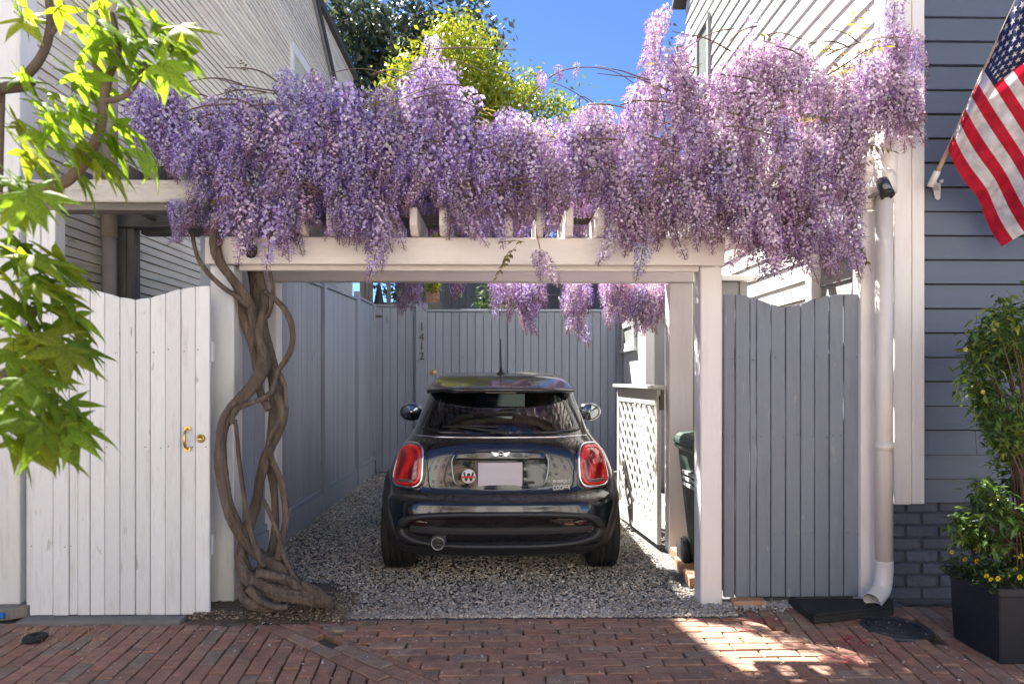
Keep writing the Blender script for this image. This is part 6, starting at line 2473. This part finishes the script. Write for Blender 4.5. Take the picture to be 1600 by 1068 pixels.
obj('stem', G().tube([(-.3, 11.5, -.02), (-.28, 11.5, 1), (-.1, 11.5, 2.2)], [.04, .03, .02], 8), M_TWIG, hd)
crown('foliage', hd, [(765, 470, 10, 40), (610, 458, 10, 16), (790, 500, 40, 30)], 11.5, .4, 1500, .05, [(.03, .06, .02), (.05, .10, .03), (.10, .15, .04)], 34)
slg = thing('string_lights', 'string of small clear bulbs hanging over the back fence', 'string lights', (.7, 10.4, 2.6))
g = G()
pts = [at(u, v, 10.4) for u, v in ((800, 438), (845, 456), (868, 461), (890, 455), (960, 430))]
g.tube(pts, .006, 6, sub=6)
obj('wire', g, M_RUBBER, slg)
M_BULB = mat('bulb_glass', (.72, .70, .62), .1, .02)
for u, v in ((843.5, 466), (851, 464), (874, 466), (880, 463), (876, 470)):
    p = at(u, v, 10.38)
    obj('bulb', G().lathe([(0, -.024), (.017, -.016), (.022, -.002), (.014, .014), (.008, .02)], p, 'z', 10), M_BULB, slg)
    obj('socket', G().lathe([(.009, .019), (.009, .05)], p, 'z', 8).tube([p + Vector((0, 0, .05)), p + Vector((.005, 0, .09))], .003, 4, sub=1), M_RUBBER, slg)

# ------------------------------------------------------------------ flag on the right house
fl = thing('flag', 'stars and stripes flag hanging from an angled pole on the blue grey house', 'flag', tuple(at(1464, 295, 4.1)))
HOIST0, HOIST1 = (1481, 232), (1602, -34)
FLY0, FLY1 = (1567, 385), (1797, 247)
CF = .405


def gmap(t, s=0.0):
    q = .12 + .22 * max(0, (s - .46) / .54)
    return q * (t / CF) if t < CF else q + (1 - q) * ((t - CF) / (1 - CF)) ** .95


def flag_pt(s, t):
    """s up the hoist from the bottom stripe, t along the fly."""
    hu = HOIST0[0] + (HOIST1[0] - HOIST0[0]) * s
    hv = HOIST0[1] + (HOIST1[1] - HOIST0[1]) * s
    fu = FLY0[0] + (FLY1[0] - FLY0[0]) * s
    fv = FLY0[1] + (FLY1[1] - FLY0[1]) * s
    gt = gmap(t, s)
    u = hu + (fu - hu) * gt
    v = hv + (fv - hv) * gt
    # sagging lower edge and ripples
    k = math.sin(math.pi * min(gt, 1))
    w = max(0, 1 - s * 2.2)
    u += (-4 * math.sin(gt * 9) * w + 6 * k * w * math.sin(gt * 5.5 + .6))
    v += 10 * k * w * math.sin(gt * 6.0 + .3)
    Y = 3.86 - .42 * s + .16 * gt - .20 * gmap(t, s) * s + .035 * math.sin(gt * 11 + s * 5) * (.3 + gt) + .012 * math.sin(gt * 23 - s * 9)
    if t < CF:
        Y -= .07 * math.sin(math.pi * t / CF * .9)
    return at(u, v, Y)


M_FR = leafmat('flag_red', .25, .7, (.46, .012, .035), 0, .2)
M_FW = leafmat('flag_white', .30, .7, (.66, .64, .66), 0, .2)
M_FB = leafmat('flag_blue', .2, .7, (.018, .026, .085), 0, .2)
g = G()
NSs, NTt = 52, 60
vs = [flag_pt(i / NSs, j / NTt) for i in range(NSs + 1) for j in range(NTt + 1)]
o0 = len(g.v)
g.v.extend(vs)
for i in range(NSs):
    for j in range(NTt):
        st_ = int(i * 13 / NSs)
        mi = 0 if st_ % 2 == 0 else 1
        if st_ >= 6 and (j + .5) / NTt < CF:
            mi = 2
        a = i * (NTt + 1) + j
        g.f.append([a, a + 1, a + NTt + 2, a + NTt + 1])
        g.m.append(mi)
        g.sm.append(True)
cloth = obj('cloth', g, [M_FR, M_FW, M_FB], fl)
g = G()


def star_at(s0, t0, r_s, r_t):
    for side in (-1, 1):
        pts = []
        for k in range(10):
            a = math.pi / 2 + k * math.pi / 5
            r = 1 if k % 2 == 0 else .40
            s, t = s0 + r_s * r * math.sin(a), t0 + r_t * r * math.cos(a)
            e = .004
            p = flag_pt(s, t)
            n = (flag_pt(s + e, t) - p).cross(flag_pt(s, t + e) - p).normalized()
            pts.append(p + n * (.0022 * side))
        c = flag_pt(s0, t0)
        e = .004
        n = (flag_pt(s0 + e, t0) - c).cross(flag_pt(s0, t0 + e) - c).normalized()
        g.add([c + n * .0022 * side] + pts, [(0, 1 + k, 1 + (k + 1) % 10) for k in range(10)])


H7 = 7 / 13
for r in range(9):
    n = 6 if r % 2 == 0 else 5
    for c in range(n):
        t0 = CF * ((c + (.5 if n == 6 else 1.0)) / 6)
        s0 = 1 - H7 * ((r + 1) / 10)
        star_at(s0, t0, .0285, .022)
obj('stars', g, M_FW, cloth)
b0 = at(1464, 297, 4.1)
hp = [flag_pt(s, 0) for s in (0, .33, .66, 1.0)]
pd = (hp[3] - hp[0]).normalized()
obj('pole', G().tube([hp[0] - pd * .20, hp[0] + Vector((.022, .03, 0)), hp[3] + Vector((.03, .04, 0)) + pd * .10], .0125, 12, sub=1), mat('pole_wood', (.42, .30, .19), .5, .15, 8), fl)
br = G()
br.prism([(b0.x - .030, 4.105, b0.z + .045), (b0.x + .022, 4.105, b0.z + .045), (b0.x + .020, 4.105, b0.z - .05), (b0.x + .005, 4.105, b0.z - .062), (b0.x - .012, 4.105, b0.z - .05)], (0, -.008, 0))
pb = hp[0] - pd * .20
cyl_along(br, pb, pd.to_track_quat('Z', 'Y').to_matrix(), [(.0165, -.02), (.0185, -.018), (.0185, .07), (.0165, .072)], 18)
br.beam((b0.x, 4.10, b0.z + .01), pb + pd * .01, .024, .024)
br.lathe([(.012, 0), (.012, -.012), (0, -.014)], (b0.x + .018, 4.09, b0.z + .05), 'y', 12)
obj('bracket', br, mat('bracket_paint', (.62, .59, .56), .4, .05, metal=.2), fl, bevel=.0)

# ------------------------------------------------------------------ planter with shrub and small yellow flowers
c0, c1 = ground(1561, 1041), ground(1495, 995)
pl = thing('planter', 'square black planter box at the right edge of the paving', 'planter', (2.6, 3.4, 0))
x0, y0, y1 = c0.x, c0.y, c1.y + .02
M_PLANT = mat('planter_black', (0.014, 0.017, 0.024), .42, .3, 5, .1, 60, (1, 1, 3))
g = G()
Hh = .325
for (a, b, c, d_, zb, zt2) in ((x0 + .012, x0 + .40, y0 + .012, y1 - .012, .0, Hh),):
    v = [(a + .012, c + .012, zb), (b - .012, c + .012, zb), (b - .012, d_ - .012, zb), (a + .012, d_ - .012, zb), (a, c, zt2), (b, c, zt2), (b, d_, zt2), (a, d_, zt2)]
    g.add(v, [(3, 2, 1, 0), (0, 1, 5, 4), (1, 2, 6, 5), (2, 3, 7, 6), (3, 0, 4, 7)])
obj('body', g, M_PLANT, pl, bevel=.006)
a, b, c, d_ = x0 - .004, x0 + .416, y0 - .004, y1 + .004
g = G().box(a, b, c, c + .03, Hh + .001, Hh + .045).box(a, b, d_ - .03, d_, Hh + .001, Hh + .045).box(a, a + .03, c + .031, d_ - .031, Hh + .001, Hh + .045).box(b - .03, b, c + .031, d_ - .031, Hh + .001, Hh + .045)
obj('rim', g, M_PLANT, pl, bevel=.005)
obj('soil', G().box(a + .031, b - .031, c + .031, d_ - .031, Hh - .05, Hh + .02), M_DIRT, pl)
M_SHRUB = leafmat('shrub_leaf', .35, .4, None, .2, .5)


def leaf_cloud(name, parent, items, m):
    """items: (pos, dir, length, width, colour) -> one joined foliage mesh of folded leaves."""
    V, T, C = [], [], []
    w0 = wloc(parent)
    for p, d, l, w, c in items:
        d = d.normalized()
        s = d.cross(Vector((rs.uniform(-.5, .5), rs.uniform(-.5, .5), 1))).normalized()
        nrm = s.cross(d)
        o = len(V)
        V += [p - w0, p + d * l * .4 + s * w + nrm * w * .35 - w0, p + d * l + nrm * (-l * .18) - w0, p + d * l * .4 - s * w + nrm * w * .35 - w0, p + d * l * .45 - w0]
        T += [(o, o + 4, o + 1), (o + 1, o + 4, o + 2), (o, o + 3, o + 4), (o + 3, o + 2, o + 4)]
        C += [c] * 4
    return link(name, np_mesh(name, [tuple(v) for v in V], T, C, m), parent)


sh_ = thing('nandina_shrub', 'leafy green shrub with fine leaves rising from the black planter', 'shrub', (x0 + .25, (y0 + y1) / 2, Hh))
stems, items, fl_items = G(), [], []
base_c = Vector((x0 + .27, (y0 + y1) / 2, Hh))
rs = random.Random(9)
tips = []
for k in range(84):
    u, v = rs.uniform(1508, 1690), rs.uniform(470, 860)
    # outline: broad top mass, waist at 700-760, lower mass
    lim = np.interp(v, [430, 470, 500, 540, 600, 640, 700, 730, 760, 800, 850], [1600, 1572, 1530, 1508, 1506, 1520, 1568, 1560, 1525, 1488, 1505])
    u = max(u, lim + rs.uniform(8, 40))
    if 690 < v < 755 and rs.random() < .85:
        continue
    tips.append(at(u, v, rs.uniform(3.25, 3.75)))
for k in range(26):
    v = rs.uniform(470, 850)
    lim = np.interp(v, [430, 470, 500, 540, 600, 640, 700, 730, 760, 800, 850], [1600, 1575, 1540, 1518, 1512, 1530, 1575, 1565, 1530, 1495, 1510])
    tips.append(at(lim + rs.uniform(2, 16), v, rs.uniform(3.35, 3.7)))
for p in tips:
    mid = base_c.lerp(p, .55) + Vector((.06, 0, .10))
    stems.tube([base_c + Vector((rs.uniform(-.06, .1), rs.uniform(-.08, .08), -.02)), mid, p], [.006, .004, .0022], 5, sub=5)
    for q in range(58):
        t = rs.random() ** .6
        c = mid.lerp(p, .72 + .33 * t) + Vector((rs.gauss(0, .034), rs.gauss(0, .04), rs.gauss(0, .030)))
        d = Vector((rs.uniform(-1, 1), rs.uniform(-1, .6), rs.uniform(-.7, .5)))
        cc = rs.choice([(.045, .085, .018), (.06, .115, .022), (.09, .15, .03), (.035, .06, .016), (.15, .19, .035)])
        f_ = rs.uniform(.75, 1.2)
        items.append((c, d, rs.uniform(.042, .072), rs.uniform(.008, .0125), tuple(x * f_ * 2.0 for x in cc)))
obj('stems', stems, mat('red_stem', (.10, .055, .035), .7, .2), sh_)
stuff(leaf_cloud('foliage', sh_, items, M_SHRUB))
M_CRF = leafmat('cream_flower', .3, .6, (.62, .52, .12), .1)
for u, v in ((1508, 546), (1552, 515), (1535, 612)):
    p = at(u, v, 3.3)
    g = G()
    for k in range(5):
        a = k * 1.2566 + .3
        r = .0085
        c_ = Vector((math.cos(a), -.4, math.sin(a)))
        s_ = Vector((-math.sin(a), 0, math.cos(a)))
        g.add([p, p + c_ * r + s_ * r * .55, p + c_ * r * 1.5, p + c_ * r - s_ * r * .55], [(0, 1, 2, 3)])
    obj('blossom', g, M_CRF, sh_)
pn_ = thing('bedding_plants', 'low trailing green plants with small yellow flowers along the planter rim', 'flowers', (x0 + .2, y0 + .1, Hh))
items = []
for k in range(1500):
    e = rs.random()
    x = x0 - .03 + rs.random() ** 1.3 * .42
    y = y0 - .02 + rs.random() * (y1 - y0 + .03)
    z = Hh + .04 + rs.random() * .085 - .03 * (x < x0 + .02)
    cc = rs.choice([(.05, .10, .022), (.07, .13, .03), (.035, .07, .018), (.10, .16, .04)])
    items.append((Vector((x, y, z)), Vector((rs.uniform(-1, 1), rs.uniform(-1, .5), rs.uniform(-.2, .9))), rs.uniform(.018, .032), rs.uniform(.004, .008), cc))
stuff(leaf_cloud('foliage', pn_, items, M_SHRUB))
M_YF = leafmat('yellow_flower', .3, .6, (.62, .50, .02), .15)
M_YC = mat('flower_centre', (.25, .16, .02), .8)
for u, v, Y in ((1487, 862, 3.52), (1524, 859, 3.5), (1507, 873, 3.45), (1541, 899, 3.2), (1548, 904, 3.17), (1559, 903, 3.15), (1593, 901, 3.15), (1526, 876, 3.4), (1559, 858, 3.45), (1594, 868, 3.3), (1578, 898, 3.2), (1586, 888, 3.25)):
    p = at(u, v, Y)
    r = rs.uniform(.0085, .0125)
    g = G()
    tx, tz = rs.uniform(-.3, .3), rs.uniform(-.1, .5)
    for k in range(6):
        a = k * math.pi / 3 + rs.uniform(-.1, .1)
        c_ = Vector((math.cos(a), -.25 - tz * math.sin(a), math.sin(a)))
        s_ = Vector((-math.sin(a), 0, math.cos(a)))
        g.add([p, p + c_ * r * .7 + s_ * r * .55, p + c_ * r * 1.25, p + c_ * r * .7 - s_ * r * .55], [(0, 1, 2, 3)])
    f_ = obj('flower', g, M_YF, pn_)
    obj('flower_centre', G().lathe([(0, -.004), (r * .32, -.002)], p, 'y', 8), M_YC, f_)

# trees across the street, seen only as reflections
for x, y, h, sd in ((-4.2, -6.9, 5.6, 41), (3.4, -6.9, 6.2, 42)):
    ot = thing('street_tree', 'street tree across the road with %s' % ('a low rounded crown' if sd == 41 else 'a taller spreading crown'), 'tree', (x, y, 0), 'street trees across the road')
    g = G().tube([(x, y, -.1), (x + .05, y, 1.8), (x, y + .1, h * .8)], [.13, .10, .05], 10, lump=.05)
    for k in range(7):
        a = k * .9 + sd
        g.tube([(x + .03, y, 1.9 + k * .3), (x + .7 * math.cos(a), y + .5 * math.sin(a), 3.0 + k * .3), (x + 1.5 * math.cos(a), y + .9 * math.sin(a), 3.8 + k * .32)], [.05, .035, .01], 7)
    obj('trunk', g, M_TREEBARK, ot)
    q = np.random.default_rng(sd)
    its = []
    rs = random.Random(sd)
    for k in range(2600):
        d = Vector((q.normal(), q.normal(), q.normal())).normalized() * (q.random() ** .45)
        its.append((Vector((x + d.x * 1.7, y + d.y * 1.2, h * .78 + d.z * 1.5)), Vector((q.normal(), q.normal(), q.normal())), .16, .045, (.06, .10, .025)))
    leaf_cloud('crown', ot, its, M_SHRUB)
